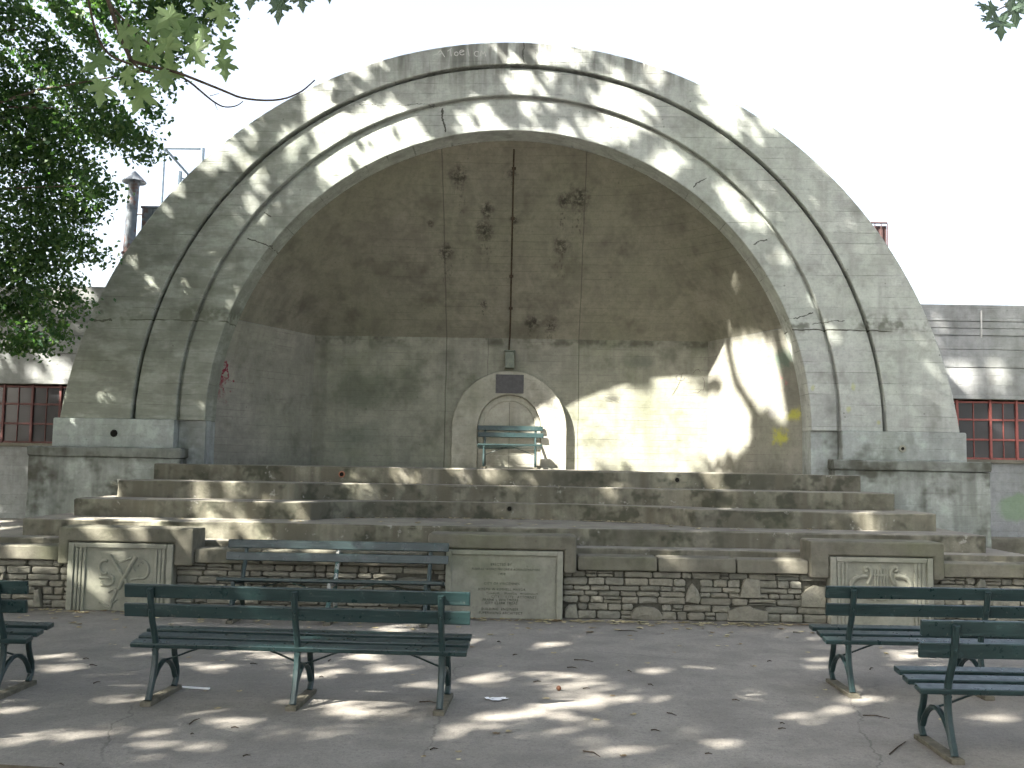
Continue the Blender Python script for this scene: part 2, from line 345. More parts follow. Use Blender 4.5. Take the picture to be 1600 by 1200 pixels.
def m_slat():
    t = NT('green_slat_paint'); g = t.noise(3, 5, .65, sc3=(1.2, 12, 12)); n = t.noise(14, 5, .7)
    c = t.mix(t.ramp(g, .3, .7), (.009, .023, .024), (.015, .034, .034))
    c = t.mix(t.math('MULTIPLY', t.ramp(n, .62, .72), .55), c, (.04, .08, .08)); c = t.mix(t.math('MULTIPLY', t.ramp(t.noise(30, 3, .7), .64, .70), .45), c, (.12, .12, .105)); c = t.mix(t.math('MULTIPLY', t.ramp(t.noise(5, 3.5, .7, sc3=(.6, 6, 6)), .56, .7), .5), c, (.05, .075, .075))
    t.bump(t.math('ADD', g, t.math('MULTIPLY', n, .3)), .35, .004); return t.fin(c, t.ramp(n, .3, .8, .26, .5), .5)
M['slat'] = m_slat()
M['iron'] = simple('green_iron_paint', (.009, .024, .025), (.015, .034, .034), 25, .42, .5, 0, .35, (.07, .035, .02), (.66, .74), .6)
M['chipiron'] = simple('chipped_iron_paint', (.03, .08, .075), (.05, .11, .10), 25, .5, .4, 0, .35, (.42, .42, .40), (.48, .55), .9)
M['skid'] = simple('weathered_wood', (.085, .08, .062), (.15, .14, .11), 14, .9, .1, 0, .6)
M['redframe'] = simple('red_sash_paint', (.20, .058, .048), (.27, .08, .068), 20, .55, .4, 0, .2, (.16, .06, .05))
M['redframe_shaded'] = simple('shaded_red_sash_paint', (.07, .022, .02), (.11, .034, .03), 20, .6, .4, 0, .2, (.08, .04, .035))  # same red sash, with the left wing's shade put into the colour
def m_pane():
    t = NT('wired_window_glass'); z = sepz(t, 2); x = sepz(t, 0)
    g = t.math('MAXIMUM', t.ramp(t.math('ABSOLUTE', t.math('SUBTRACT', t.math('FRACT', t.math('MULTIPLY', x, 24)), .5)), .42, .48), t.ramp(t.math('ABSOLUTE', t.math('SUBTRACT', t.math('FRACT', t.math('MULTIPLY', z, 24)), .5)), .42, .48))
    c = t.mix(t.ramp(t.noise(1.3, 3), .35, .7), (.02, .022, .025), (.05, .05, .055)); c = t.mix(t.math('MULTIPLY', g, .5), c, (.03, .03, .03))
    t.bump(t.noise(5, 3), .25, .01); return t.fin(c, .18, .6)
M['pane'] = m_pane()
M['steel'] = simple('galvanised_steel', (.10, .12, .14), (.16, .18, .20), 5, .6, .4, .2, .2, (.12, .05, .03), (.5, .62), .8)
M['bluesteel'] = simple('pale_lattice_steel', (.10, .14, .18), (.15, .19, .23), 9, .5, .5, .2, .1)
M['rust'] = simple('rusty_red_steel', (.045, .028, .028), (.07, .042, .04), 15, .8, .2, 0, .3)
M['box'] = simple('grey_green_metal', (.10, .12, .10), (.15, .17, .14), 15, .5, .4, .2, .2)
M['plaque'] = simple('dark_bronze', (.045, .045, .05), (.07, .07, .075), 20, .5, .5, .3, .3)
M['dark'] = simple('dark_hole', (.008, .008, .008), (.012, .012, .01), 5, .9, .1)
M['clay'] = simple('clay_pipe', (.24, .10, .06), (.30, .14, .09), 15, .8, .2)
M['letter'] = simple('dark_grey_mark', (.095, .095, .075), (.13, .125, .10), 20, .95, .1)  # dark grey for joints, pipe rims and scrawled strokes
M['incised'] = simple('dark_inscription_letter', (.035, .035, .028), (.06, .058, .048), 40, .95, .1)  # dark tone on the inscription letter faces
M['chalk'] = simple('white_chalk', (.42, .42, .41), (.52, .52, .51), 20, .9, .1)
M['soil'] = simple('dirt_edge', (.09, .075, .05), (.15, .125, .08), 22, .95, .1, 0, .9, (.07, .09, .03))
M['paper'] = simple('white_paper', (.75, .76, .78), (.82, .82, .82), 20, .8, .2)
M['nut'] = simple('brown_nut', (.09, .035, .015), (.13, .05, .02), 20, .5, .4)
M['twig'] = simple('twig_bark', (.035, .028, .022), (.07, .055, .04), 20, .9, .1)
M['bark'] = simple('tree_bark', (.06, .05, .04), (.13, .11, .09), 8, .95, .1, 0, 1.0)
M['dryleaf'] = simple('dry_leaf', (.26, .21, .11), (.46, .42, .28), 6, .85, .15, 0, .2, (.09, .055, .03), (.5, .6), .8)
def m_leaf(name, a, b, trans=.45, rough=.5):
    t = NT(name); at_ = t.n('ShaderNodeAttribute'); at_.attribute_name = 'shade'
    c = t.mix(at_.outputs['Fac'], a, b); t.fin(c, rough, .35)
    tr = t.n('ShaderNodeBsdfTranslucent'); t.l(t.mix(.5, c, (a[0]*1.5+.03, a[1]*2.0+.05, .01)), tr.inputs[0])
    mx = t.n('ShaderNodeMixShader'); mx.inputs[0].default_value = trans
    t.l(t.b.outputs[0], mx.inputs[1]); t.l(tr.outputs[0], mx.inputs[2]); t.l(mx.outputs[0], t.out.inputs[0]); return t.m
M['leaf'] = m_leaf('dark_tree_leaf', (.028, .070, .032), (.115, .185, .05), .45)
M['canopy'] = m_leaf('maple_canopy_leaf', (.035, .08, .02), (.07, .13, .03), .2)
M['mapledark'] = m_leaf('shaded_maple_leaf', (.05, .085, .06), (.08, .12, .085), .2)  # darker maple copy, backlit shade put into the leaf colour
M['maple'] = m_leaf('pale_maple_leaf', (.075, .125, .055), (.20, .28, .13), .4)

# ------------------------------------------------------------------ ground
g = MB(); g.add([(-250, -200, 0), (250, -200, 0), (250, 400, 0), (-250, 400, 0)], [(0, 1, 2, 3)])
tag(g.build('ground', M['ground']), kind='structure')
e = MB(); ps = [(-9, 2), (-1.2, 2), (-1.3, 4.9), (-1.75, 5.15), (-2.05, 5.22), (-2.5, 5.27), (-4, 5.3), (-9, 5.4)]
e.add([(x, y, .004) for x, y in ps], [tuple(range(len(ps)))]); tag(e.build('dirt_strip', M['soil']), kind='structure')

# ------------------------------------------------------------------ bandshell
shell = empty('bandshell', (0, 13.3, 0))
tag(shell, 'large concrete bandshell with three stepped arch bands above the stage', 'bandshell')
def P(o):   # keep world coordinates under the shell's empty
    o.location = -Vector(o.parent.location); return o
def circ(c, r, s, zb=2.115):
    a0 = math.asin((zb-c)/r); a = math.pi - a0 - s*(math.pi-2*a0); return (r*math.cos(a), c + r*math.sin(a))
CI = {'o': (1.33, 6.06), 'a': (2.03, 5.05), 'b': (2.20, 4.46), 'i': (2.10, 4.08)}
def band(name, ko, ki, yf, yb, gap=0.0, N=96):
    m = MB(); jr = random.Random(hash(ko) % 97)
    for k in range(N+1):
        s = k/N; po = circ(CI[ko][0], CI[ko][1]-gap, s); pi = circ(*CI[ki], s)
        m.v += [(po[0], yf, po[1]), (pi[0], yf, pi[1]), (po[0], yb, po[1]), (pi[0], yb, pi[1])]
    for k in range(N):
        a = 4*k; b = a+4
        m.f += [(a, a+1, b+1, b), (a+2, b+2, b+3, a+3), (a, b, b+2, a+2), (a+1, a+3, b+3, b+1)]
    m.f += [(0, 2, 3, 1), (4*N, 4*N+1, 4*N+3, 4*N+2)]
    return P(m.build(name, M['facade'], shell, bevel=.010, seg=1, smooth=False))
band('arch_core', 'o', 'i', 13.43, 13.86)
band('outer_arch_band', 'o', 'a', 13.285, 13.44)
band('middle_arch_band', 'a', 'b', 13.335, 13.445, .034)
band('inner_arch_band', 'b', 'i', 13.385, 13.45, .034)
for s in (-1, 1):
    pl = P(MB().box(*sorted((s*4.45, s*6.09)), 13.265, 14.2, 1.30, 2.118).build('plinth', M['plinth'], shell, bevel=.02))
    P(MB().box(*sorted((s*4.081, s*4.447)), 13.435, 13.858, 1.50, 2.116).build('plinth_return', M['plinth'], shell, bevel=.012))
    q = at(178, 677, 13.265) if s < 0 else at(1410, 701, 13.265)
    ri = .036 if s < 0 else .022
    h = lathe([(.0, .004), (ri, .004), (ri, .012), (.044, .012), (.05, 0)], 18); h.v = [(x+q.x, 13.263-z, y+q.z) for x, y, z in h.v]
    P(h.build('drain_ring', M['niche'] if s > 0 else M['dark'], shell))
    h = lathe([(.0, 0), (ri, 0)], 18); h.v = [(x+q.x, 13.2575, y+q.z) for x, y, z in h.v]; P(h.build('drain_hole', M['dark'], shell))
FZ, BX, BY, RZ = 1.53, 3.06, 15.4, 3.55
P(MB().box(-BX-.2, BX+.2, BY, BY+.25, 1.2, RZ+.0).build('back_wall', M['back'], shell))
def sheet(name, rows, mat, th=.18, flip=None):
    n = len(rows[0]); m = MB()
    for r_ in rows: m.v += [tuple(p) for p in r_]
    for i in range(len(rows)-1):
        for j in range(n-1): m.f.append((i*n+j, i*n+j+1, (i+1)*n+j+1, (i+1)*n+j))
    o = P(m.build(name, mat, shell)); return o
th0 = math.asin((RZ-2.10)/4.08)
ETA = math.asin(1.45/4.08)     # crown corner angle
for s in (-1, 1):
    rows = []
    for k in range(9):   # side wall, ruled from the arch's jamb to the back corner
        z = FZ-.02+(RZ-FZ+.02)*k/8; xr = 4.095 if z < 2.1 else math.sqrt(4.095**2-(z-2.1)**2)
        rows.append([Vector((s*(xr+(BX-xr)*j/6), 13.82+(BY-13.82)*j/6, z)) for j in range(7)])
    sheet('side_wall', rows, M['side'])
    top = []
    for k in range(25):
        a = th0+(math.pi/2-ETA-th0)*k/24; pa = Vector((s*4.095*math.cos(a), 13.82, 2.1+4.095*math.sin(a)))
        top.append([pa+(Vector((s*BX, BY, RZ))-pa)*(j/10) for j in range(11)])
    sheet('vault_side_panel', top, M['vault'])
rows = []
for j in range(13):
    a = math.pi/2+ETA-2*ETA*j/12; pa = Vector((4.095*math.cos(a), 13.82, 2.1+4.095*math.sin(a))); pb = Vector((-BX+2*BX*j/12, BY, RZ))
    rows.append([pb+(pa-pb)*(k/12) for k in range(13)])
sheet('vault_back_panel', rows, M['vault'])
def onv(px, py):
    d = ray(px, py); nrm = Vector((0, 2.36, 1.54)); return CAM + d*((Vector((0, BY, RZ))-CAM).dot(nrm)/d.dot(nrm))
cp = [onv(803, 232)-Vector((0, .02, .02)), onv(801, 330)-Vector((0, .02, .02)), onv(799, 430)-Vector((0, .02, .02)), onv(797, 524)-Vector((0, .03, .01)), at(796, 532, 15.37), at(795, 552, 15.37)]
P(MB().tube(cp, .012, 8).build('conduit', M['twig'], shell, smooth=True))
for px, py in ((803, 262), (801, 340), (799, 430), (798, 480)):
    q = onv(px, py)-Vector((0, .025, .02)); P(MB().box(q.x-.03, q.x+.03, q.y-.012, q.y+.02, q.z-.02, q.z+.02).build('conduit_clip', M['twig'], shell, bevel=.004))
q = at(795, 566, 15.35)
jb = P(MB().box(q.x-.055, q.x+.085, 15.24, 15.40, 3.075, 3.33).build('junction_box', M['box'], shell, bevel=.008))
P(MB().box(q.x-.07, q.x+.10, 15.22, 15.42, 3.332, 3.35).build('junction_box_lid', M['box'], shell, bevel=.004))
# niche: arched surround that stands proud of the back wall
def archpoly(w, h, zc, n=24): return [(w*math.cos(math.pi*k/n), zc+h*math.sin(math.pi*k/n)) for k in range(n+1)]
def ring(name, w1, w2, zc, yf, yb, mat, h1=None, h2=None):
    o = [(w1, FZ-.01)]+archpoly(w1, h1 or w1, zc)+[(-w1, FZ-.01)]; i = [(w2, FZ-.01)]+archpoly(w2, h2 or w2, zc)+[(-w2, FZ-.01)]
    n = len(o); m = MB()
    for a, b in zip(o, i): m.v += [(a[0], yf, a[1]), (b[0], yf, b[1]), (a[0], yb, a[1]), (b[0], yb, b[1])]
    for k in range(n-1):
        a = 4*k; b = a+4; m.f += [(a, a+1, b+1, b), (a, b, b+2, a+2), (a+1, a+3, b+3, b+1)]
    ob = m.build(name, mat, shell, bevel=.01, seg=1); ob.location = (0, -13.3, 0); return ob
ring('niche_surround', .885, .49, 2.15, 15.30, 15.42, M['niche'], .885, .52)
ring('niche_inner_ring', .488, .40, 2.15, 15.365, 15.42, M['niche'], .518, .42)
P(MB().prism([(.399, FZ)]+archpoly(.399, .418, 2.15)+[(-.399, FZ)], 15.385, 15.41, 'y').build('niche_infill', M['niche'], shell))
for x0 in (0.0,):
    P(MB().box(x0-.004, x0+.004, 15.3825, 15.386, FZ, 2.55).build('niche_joint', M['letter'], shell))
P(MB().box(-.40, .40, 15.3825, 15.386, 2.115, 2.122).build('niche_joint', M['letter'], shell))
a_, b_ = at(775, 585, 15.3), at(818, 615, 15.3)
P(MB().box(a_.x, b_.x, 15.285, 15.305, b_.z, a_.z).build('niche_plaque', M['plaque'], shell, bevel=.004))
# chalk scrawl near the crown of the outer band, doodles on the shell wall
def ribbon(m, pts, w, y):
    for (x0, z0), (x1, z1) in zip(pts[:-1], pts[1:]):
        d = Vector((x1-x0, z1-z0)); L = max(d.length, 1e-4); d /= L; nx, nz = -d.y*w/2, d.x*w/2
        m.add([(x0+nx, y, z0+nz), (x0-nx, y, z0-nz), (x1-nx, y, z1-nz), (x1+nx, y, z1+nz)], [(0, 1, 2, 3)])
def arc(cx, cy, rx, ry, a0, a1, n=8): return [(cx+rx*math.cos(R(a0+(a1-a0)*k/n)), cy+ry*math.sin(R(a0+(a1-a0)*k/n))) for k in range(n+1)]
sc = MB()
for st in ([(677,86),(684,84),(688,78),(691,83),(695,89)], [(685,85),(690,84)], [(699,80),(704,77),(705,88)], [(704,77),(706,75)], arc(713,84,3,3,0,360), arc(722,82,4,4,30,330), [(719,82),(725,80)], arc(745,84,4,4,60,320),
           [(750,88),(752,79),(755,85),(757,80),(759,88)], [(731,76),(733,88)]):
    sc = MB(); ribbon(sc, [(at(x, y, 13.282).x, at(x, y, 13.282).z) for x, y in st], .012, 13.282); P(sc.build('chalk_stroke', M['chalk'], shell))
sc = MB()
for st in ([(1050,618),(1057,607),(1063,595),(1066,583)], arc(1063,590,7,5,0,300), arc(1095,600,6,12,-60,60), [(1083,613),(1090,614),(1096,609)], [(1083,583),(1087,578),(1092,577),(1095,582)], [(944,620),(955,623),(967,629)], [(946,626),(958,628)]):
    sc = MB(); ribbon(sc, [(at(x, y, 15.39).x, at(x, y, 15.39).z) for x, y in st], .006, 15.397); P(sc.build('graffiti_stroke', M['letter'], shell))

# ------------------------------------------------------------------ stage, terrace steps, pedestals
stage = empty('stage_terrace', (0, 13.0, 0)); tag(stage, 'weathered concrete stage with broad terraced steps under the arch', 'stage')
def arcfront(w, yf, dep, half, n=20):
    pts = [(-w, yf)]
    for k in range(n+1):
        x = -half+2*half*k/n; pts.append((x, yf+dep*max(0, 1-abs(x/half)**2.2)**.55))
    return pts+[(w, yf)]
def PS(o): o.location = -Vector(o.parent.location); return o
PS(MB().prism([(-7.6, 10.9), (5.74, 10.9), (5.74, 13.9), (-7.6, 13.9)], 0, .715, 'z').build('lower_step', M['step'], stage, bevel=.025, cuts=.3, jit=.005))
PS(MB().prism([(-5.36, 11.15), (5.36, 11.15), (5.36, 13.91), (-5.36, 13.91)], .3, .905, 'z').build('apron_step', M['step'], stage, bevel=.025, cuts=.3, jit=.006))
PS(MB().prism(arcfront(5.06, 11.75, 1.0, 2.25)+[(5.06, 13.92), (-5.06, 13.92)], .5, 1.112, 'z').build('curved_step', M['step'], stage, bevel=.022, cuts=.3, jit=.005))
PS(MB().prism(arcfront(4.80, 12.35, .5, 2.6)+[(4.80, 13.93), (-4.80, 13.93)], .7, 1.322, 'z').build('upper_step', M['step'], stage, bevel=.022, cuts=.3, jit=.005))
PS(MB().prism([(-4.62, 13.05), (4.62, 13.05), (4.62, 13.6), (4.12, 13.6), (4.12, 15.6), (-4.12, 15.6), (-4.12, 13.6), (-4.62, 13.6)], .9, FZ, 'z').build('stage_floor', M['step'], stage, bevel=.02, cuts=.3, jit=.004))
for px, py, mt in ((534, 741, 'clay'), (1058, 750, 'letter'), (796, 795, 'letter')):
    q = at(px, py, 13.045 if px != 796 else 12.74)
    h = lathe([(.0, .003), (.028, .003), (.028, .012), (.04, .012), (.043, -.004)], 16); h.v = [(x+q.x, q.y-z, y+q.z) for x, y, z in h.v]; PS(h.build('drain_pipe', M[mt], stage))
    h = lathe([(0, 0), (.028, 0)], 16); h.v = [(x+q.x, q.y-.006, y+q.z) for x, y, z in h.v]; PS(h.build('drain_hole', M['dark'], stage))
for s, lb in ((-1, 'stained concrete pedestal block at the left foot of the arch'), (1, 'mottled chipped concrete pedestal block at the right foot of the arch')):
    pd = empty('pedestal', (s*5.3, 13.16, 0)); tag(pd, lb, 'pedestal')
    o = MB().box(*sorted((s*4.32, s*6.345)), 13.17, 14.3, 0.0, 1.60).build('block', M['pedestal'], pd, bevel=.02, cuts=.25, jit=.006); o.location = -pd.location
    o = MB().box(*sorted((s*4.30, s*6.36)), 13.15, 14.31, 1.602, 1.735).build('cap', M['pedestal'], pd, bevel=.022, cuts=.2, jit=.008); o.location = -pd.location

# ------------------------------------------------------------------ wings of the building behind
def make_wing(s):
    wg = empty('building_wing', (s*9, 15, 0))
    tag(wg, 'concrete building wing behind dark tree with shade-darkened red steel windows' if s < 0 else 'grey concrete building wing with bright red steel windows', 'building')
    def W(o): o.location = -wg.location; return o
    X0, X1 = 5.3, 16.0
    def bx(name, a, b, y0, y1, z0, z1, mat, **k): return W(MB().box(*sorted((s*a, s*b)), y0, y1, z0, z1).build(name, mat, wg, **k))
    top = 4.12 if s > 0 else 4.20
    zs = [top, 3.866, 3.759, 3.652, 3.438, 3.167, 2.69]
    for i in range(6):
        bx('wall_course', X0, X1, 15.0+(.004 if i % 2 else 0)+.003*i, 15.4, zs[i+1]+.004, zs[i]-(.0 if i == 0 else .002), M['wing'], bevel=.006, seg=1)
    bx('wall_core', X0+.05, X1-.05, 15.07, 21.9, 2.70, top-.25, M['mortar'])
    bx('roof', X0, X1, 15.41, 22.0, top-.22, top-.12, M['wing'])
    bx('lower_wall', X0, X1, 15.004, 22.0, 0, 1.735, M['wing'])
    bx('window_sill', X0, X1, 14.95, 15.35, 1.737, 1.79, M['coping'], bevel=.008)
    bx('base_course', X0, X1, 14.6, 15.0, 0, .655, M['coping'], bevel=.02)
    bx('lintel', X0, X1, 15.028, 15.30, 2.690, 2.701, M['coping'])
    bx('window_backing', X0, X1, 15.30, 15.32, 1.79, 2.69, M['dark'])
    fm = M['redframe'] if s > 0 else M['redframe_shaded']
    xs = [6.0, 6.35, 6.752, 7.249, 7.641, 8.14, 8.54, 9.04] if s > 0 else [6.0, 6.4, 6.87, 7.30, 7.74, 8.18, 8.62, 9.06]
    for a, b in zip(xs[:-1], xs[1:]):
        wd = empty('window', (0, 0, 0)); wd.parent = wg; wd.location = -wg.location
        def bb(name, x0, x1, y0, y1, z0, z1, mat, **k): return MB().box(*sorted((s*x0, s*x1)), y0, y1, z0, z1).build(name, mat, wd, **k)
        z0, z1 = 1.792, 2.688
        bb('mullion', a-.018, a+.018, 15.085, 15.15, z0, z1, fm, bevel=.004)
        hz = [z0, 2.075, 2.375, 2.64]
        for z in hz: bb('rail', a+.019, b-.019, 15.095, 15.145, z, z+.028, fm, bevel=.003)
        for z, zz in zip(hz[:-1], hz[1:]):
            mx = (a+b)/2
            bb('muntin', mx-.006, mx+.006, 15.105, 15.135, z+.029, zz-.001, fm)
            for xa, xb in ((a+.019, mx-.0065), (mx+.0065, b-.019)):
                bb('pane', xa, xb, 15.118+rnd.uniform(0, .004), 15.125, z+.029, zz-.001, M['pane'])
    if s > 0: W(MB().tube([(7.09, 14.975, 4.03), (7.085, 14.975, 3.62)], .012, 8).build('white_pipe', M['chalk'], wg))
    return wg
make_wing(-1); make_wing(1)
bk = MB().box(-5.2, 5.2, 16.2, 24, 0, 4.0).build('rear_hall', M['wing']); tag(bk, 'low concrete hall hidden behind the bandshell', 'building')

# roof furniture
def roofx(px, py, Y): return at(px, py, Y)
q = at(210, 280, 18.0); vp = empty('vent_stack', (q.x, 18, 4.1)); tag(vp, 'tall rusty metal vent stack with conical cap on the left roof', 'chimney')
lean = (at(201, 395, 18).x-q.x)/(at(201, 395, 18).z-q.z)
pt = lambda z: ((z-q.z+4.1-4.1)*lean+0, 0, z-4.1)
MB().tube([((z-q.z)*lean, 0, z-4.1) for z in (4.05, 5.3, 5.35, 6.0, q.z-.02)], [.115, .11, .105, .10, .10], 14).build('pipe', M['steel'], vp, smooth=True)
o = lathe([(.0, .22), (.22, .0), (.21, -.02), (.0, .12)], 16).build('cap', M['steel'], vp); o.location = (0, 0, q.z-4.1-.05)
for zz in (5.35,):
    o = lathe([(.118, -.02), (.13, -.01), (.13, .02), (.118, .03)], 16).build('collar', M['rust'], vp); o.location = ((zz-q.z)*lean, 0, zz-4.1)
q2 = at(222, 323, 18.2); mb = empty('roof_duct', (q2.x+.4, 18.4, 4.1)); tag(mb, 'ribbed grey sheet metal duct box beside the vent stack', 'duct')
MB().box(-.38, .45, -.25, .35, 0, q2.z-4.1-.04).build('casing', M['steel'], mb, bevel=.01)
MB().box(-.40, .47, -.27, .37, q2.z-4.1-.038, q2.z-4.1).build('lid', M['steel'], mb, bevel=.006)
for x in (-.2, .0, .2): MB().box(x-.012, x+.012, -.265, -.25, 0, q2.z-4.1-.05).build('rib', M['steel'], mb)
MB().tube([(-.55, -.1, q2.z-4.1-.12), (-.38, -.1, q2.z-4.1-.12)], .02, 8).build('bracket', M['steel'], mb)
q3 = at(257, 231, 24); lt = empty('steel_frame', (q3.x, 24, 0)); tag(lt, 'pale steel ladder and frame tower rising behind the arch', 'frame')
H = q3.z; ww = at(317, 231, 24).x-q3.x
for x, y, r_ in ((0, 0, .035), (ww, 0, .05), (.22, .5, .07), (.36, .7, .06)):
    MB().tube([(x-.05, y, 2), (x, y, H-(0 if y == 0 else .45))], r_, 8).build('post', M['bluesteel'], lt)
MB().tube([(0, 0, H), (ww, 0, H)], .04, 8).build('top_rail', M['bluesteel'], lt); MB().tube([(0, 0, H), (.36, .7, H-.45)], .03, 6).build('side_rail', M['bluesteel'], lt)
for k in range(7): MB().tube([(.21, .5, H-.6-.45*k), (.35, .7, H-.6-.45*k)], .02, 6).build('rung', M['bluesteel'], lt)
MB().tube([(.36, .7, H-.6), (ww+.3, 0, H-2.2)], .014, 6).build('stay_wire', M['bluesteel'], lt)
q4 = at(1357, 348, 20); q5 = at(1387, 390, 20); rc = empty('rusty_cage', (q4.x, 20, 0)); tag(rc, 'small rusty red barred cage peeking over the right of the arch', 'cage')
w4 = q5.x-q4.x
for k in range(8): MB().tube([(-.5+k*(w4+.5)/7, 0, 4), (-.5+k*(w4+.5)/7, 0, q4.z-.02)], .012, 6).build('bar', M['rust'], rc)
MB().tube([(-.5, 0, q4.z), (w4, 0, q4.z)], .02, 6).build('top_bar', M['rust'], rc); MB().tube([(-.5, 0, q4.z-.9), (w4, 0, q4.z-.9)], .02, 6).build('cross_bar', M['rust'], rc)

MB().box(-.5, w4, .05, .07, 4, q4.z-.05).build('mesh_sheet', M['rust'], rc)
# ------------------------------------------------------------------ stone front wall and carved piers
PX = [(-4.64, -3.21), (-.74, .815), (3.24, 4.63)]; PN = [(-4.52, -3.415), (-.55, .675), (3.445, 4.505)]
CAPB, CAPT = .505, .655
def stone_mesh(pts, yb, yf, r_):
    # pts: outline (x,z) ccw; chamfered faced block
    n = len(pts); cx = sum(p[0] for p in pts)/n; cz = sum(p[1] for p in pts)/n; ins = .006
    m = MB(); m.v += [(x, yb, z) for x, z in pts]; m.v += [(x, yf+.008, z) for x, z in pts]
    for x, z in pts:
        d = Vector((x-cx, z-cz)); L = d.length; k = max(0, 1-ins/L*1.3); m.v.append((cx+d.x*k, yf+r_.uniform(-.005, .004), cz+d.y*k))
    m.v.append((cx+r_.uniform(-.02, .02), yf-r_.uniform(.0, .012), cz)); c_ = len(m.v)-1
    for i in range(n):
        j = (i+1) % n; m.f += [(i, j, n+j, n+i), (n+i, n+j, 2*n+j, 2*n+i), (2*n+i, 2*n+j, c_)]
    return m
def wall_segment(x0, x1, label, bigs, joints, seed):
    r_ = random.Random(seed); w = empty('stone_wall', ((x0+x1)/2, 10.6, 0)); tag(w, label, 'wall', 'low stone wall sections before the stage')
    def W(o): o.location = -w.location; return o
    W(MB().box(x0, x1, 10.635, 10.86, 0, CAPB-.002).build('mortar_core', M['mortar'], w))
    for a, b in zip(joints[:-1], joints[1:]):
        W(MB().box(a+.004, b-.004, 10.545+r_.uniform(-.004, .004), 10.86, CAPB, CAPT+r_.uniform(-.003, .003)).build('coping_stone', M['coping'], w, bevel=.022, cuts=.15, jit=.003))
    G = .0065
    def put(o, yf): 
        ob = W(stone_mesh(o, 10.66, yf, r_).build('stone', M['stone'], w)); return ob
    for bx_ in bigs:
        pts = [(x, z) for x, z in bx_[1]]; put(pts, 10.574+r_.uniform(-.006, .004))
    zz = [0.0]
    while zz[-1] < CAPB-.05: zz.append(zz[-1]+r_.choice([.052, .062, .07, .078, .085, .066]))
    k = (CAPB-.004)/zz[-1]; zz = [z*k for z in zz]
    for za, zb in zip(zz[:-1], zz[1:]):
        spans = [(x0, x1)]
        for (bx0, bx1, bz0, bz1), _ in bigs:
            sh = (bx1-bx0)*.09; bx0 += sh; bx1 -= sh; bz1 -= (bz1-bz0)*.10
            if bz0 < zb-.012 and bz1 > za+.012:
                ns = []
                for a, b in spans:
                    if bx1 <= a or bx0 >= b: ns.append((a, b)); continue
                    if bx0-a > .05: ns.append((a, bx0))
                    if b-bx1 > .05: ns.append((bx1, b))
                spans = ns
        for a, b in spans:
            x = a
            while x < b-.02:
                wd = min(b-x, r_.choice([.11, .15, .19, .23, .27, .32])*r_.uniform(.85, 1.15))
                if b-x-wd < .07: wd = b-x
                parts = [(za, zb)]
                if zb-za > .066 and r_.random() < .16: mz = (za+zb)/2+r_.uniform(-.008, .008); parts = [(za, mz), (mz, zb)]
                for pa, pb in parts:
                    h = pb-pa; c = min(.016, h*.24)*r_.uniform(.5, 1.2); j = lambda s_=.008: r_.uniform(-s_, s_)
                    xa, xb, z0, z1 = x+G, x+wd-G, pa+G*.8, pb-G*.8; mx = (xa+xb)/2
                    o = [(xa+c+j(), z0+j(.003)), (mx+j(.02), z0+j(.004)), (xb-c+j(), z0+j(.003)), (xb+j(.003), z0+c+j(.004)), (xb+j(.004), z1-c+j(.004)), (xb-c+j(), z1+j(.003)), (mx+j(.02), z1+j(.004)), (xa+c+j(), z1+j(.003)), (xa+j(.003), z1-c+j(.004)), (xa+j(.004), z0+c+j(.004))]
                    put(o, 10.604+r_.uniform(-.012, .012))
                x += wd
def big(px_pts):
    pts = [(at(x, y, 10.6).x, max(.004, at(x, y, 10.6).z)) for x, y in px_pts]
    if sum(a[0]*b[1]-b[0]*a[1] for a, b in zip(pts, pts[1:]+pts[:1])) < 0: pts = pts[::-1]
    xs = [p[0] for p in pts]; zs = [p[1] for p in pts]; return ((min(xs)-.006, max(xs)+.006, min(zs)-.003, max(zs)+.004), pts)
wall_segment(-6.4, PN[0][0]-.004, 'sunlit end of the stone wall left of the trophy relief pier', [big([(0,903),(7,893),(8,900),(5,912),(0,918),(-12,918),(-14,905)]), big([(53,948),(54,922),(62,920),(65,948)])], [-6.4, -5.55, PX[0][0]], 1)
wall_segment(PN[0][1]+.004, PN[1][0]-.004, 'stone wall section behind the bench that faces the camera', [big([(640,902),(622,904),(612,914),(640,920),(690,921),(690,910),(665,904)]), big([(303,914),(322,914),(322,930),(303,929)]), big([(424,923),(433,917),(447,921),(447,932),(433,936),(424,934)])], [PX[0][1], -2.5, -1.65, PX[1][0]], 2)
wall_segment(PN[1][1]+.004, PN[2][0]-.004, 'unobstructed stone wall section between inscription and lyre panels', [
    big([(986,967),(986,958),(992,950),(1003,947),(1022,949),(1030,954),(1038,966),(1030,970),(990,970)]), big([(882,966),(883,952),(889,945),(900,944),(903,966)]),
    big([(1155,934),(1162,908),(1167,904),(1187,906),(1188,934)]), big([(1137,970),(1138,953),(1155,948),(1170,946),(1178,951),(1200,955),(1199,971)]),
    big([(1070,940),(1076,918),(1082,912),(1090,922),(1095,935),(1091,943)]), big([(1251,948),(1252,930),(1260,922),(1272,915),(1290,916),(1290,949)])], [.824, 1.667, 2.487, PX[2][0]], 3)
wall_segment(PN[2][1]+.004, 6.6, 'stone wall end behind the right hand benches', [big([(1524,918),(1530,904),(1537,905),(1541,918)]), big([(1556,970),(1557,952),(1580,950),(1590,955),(1588,972)])], [PX[2][1], 5.47, 6.6], 4)

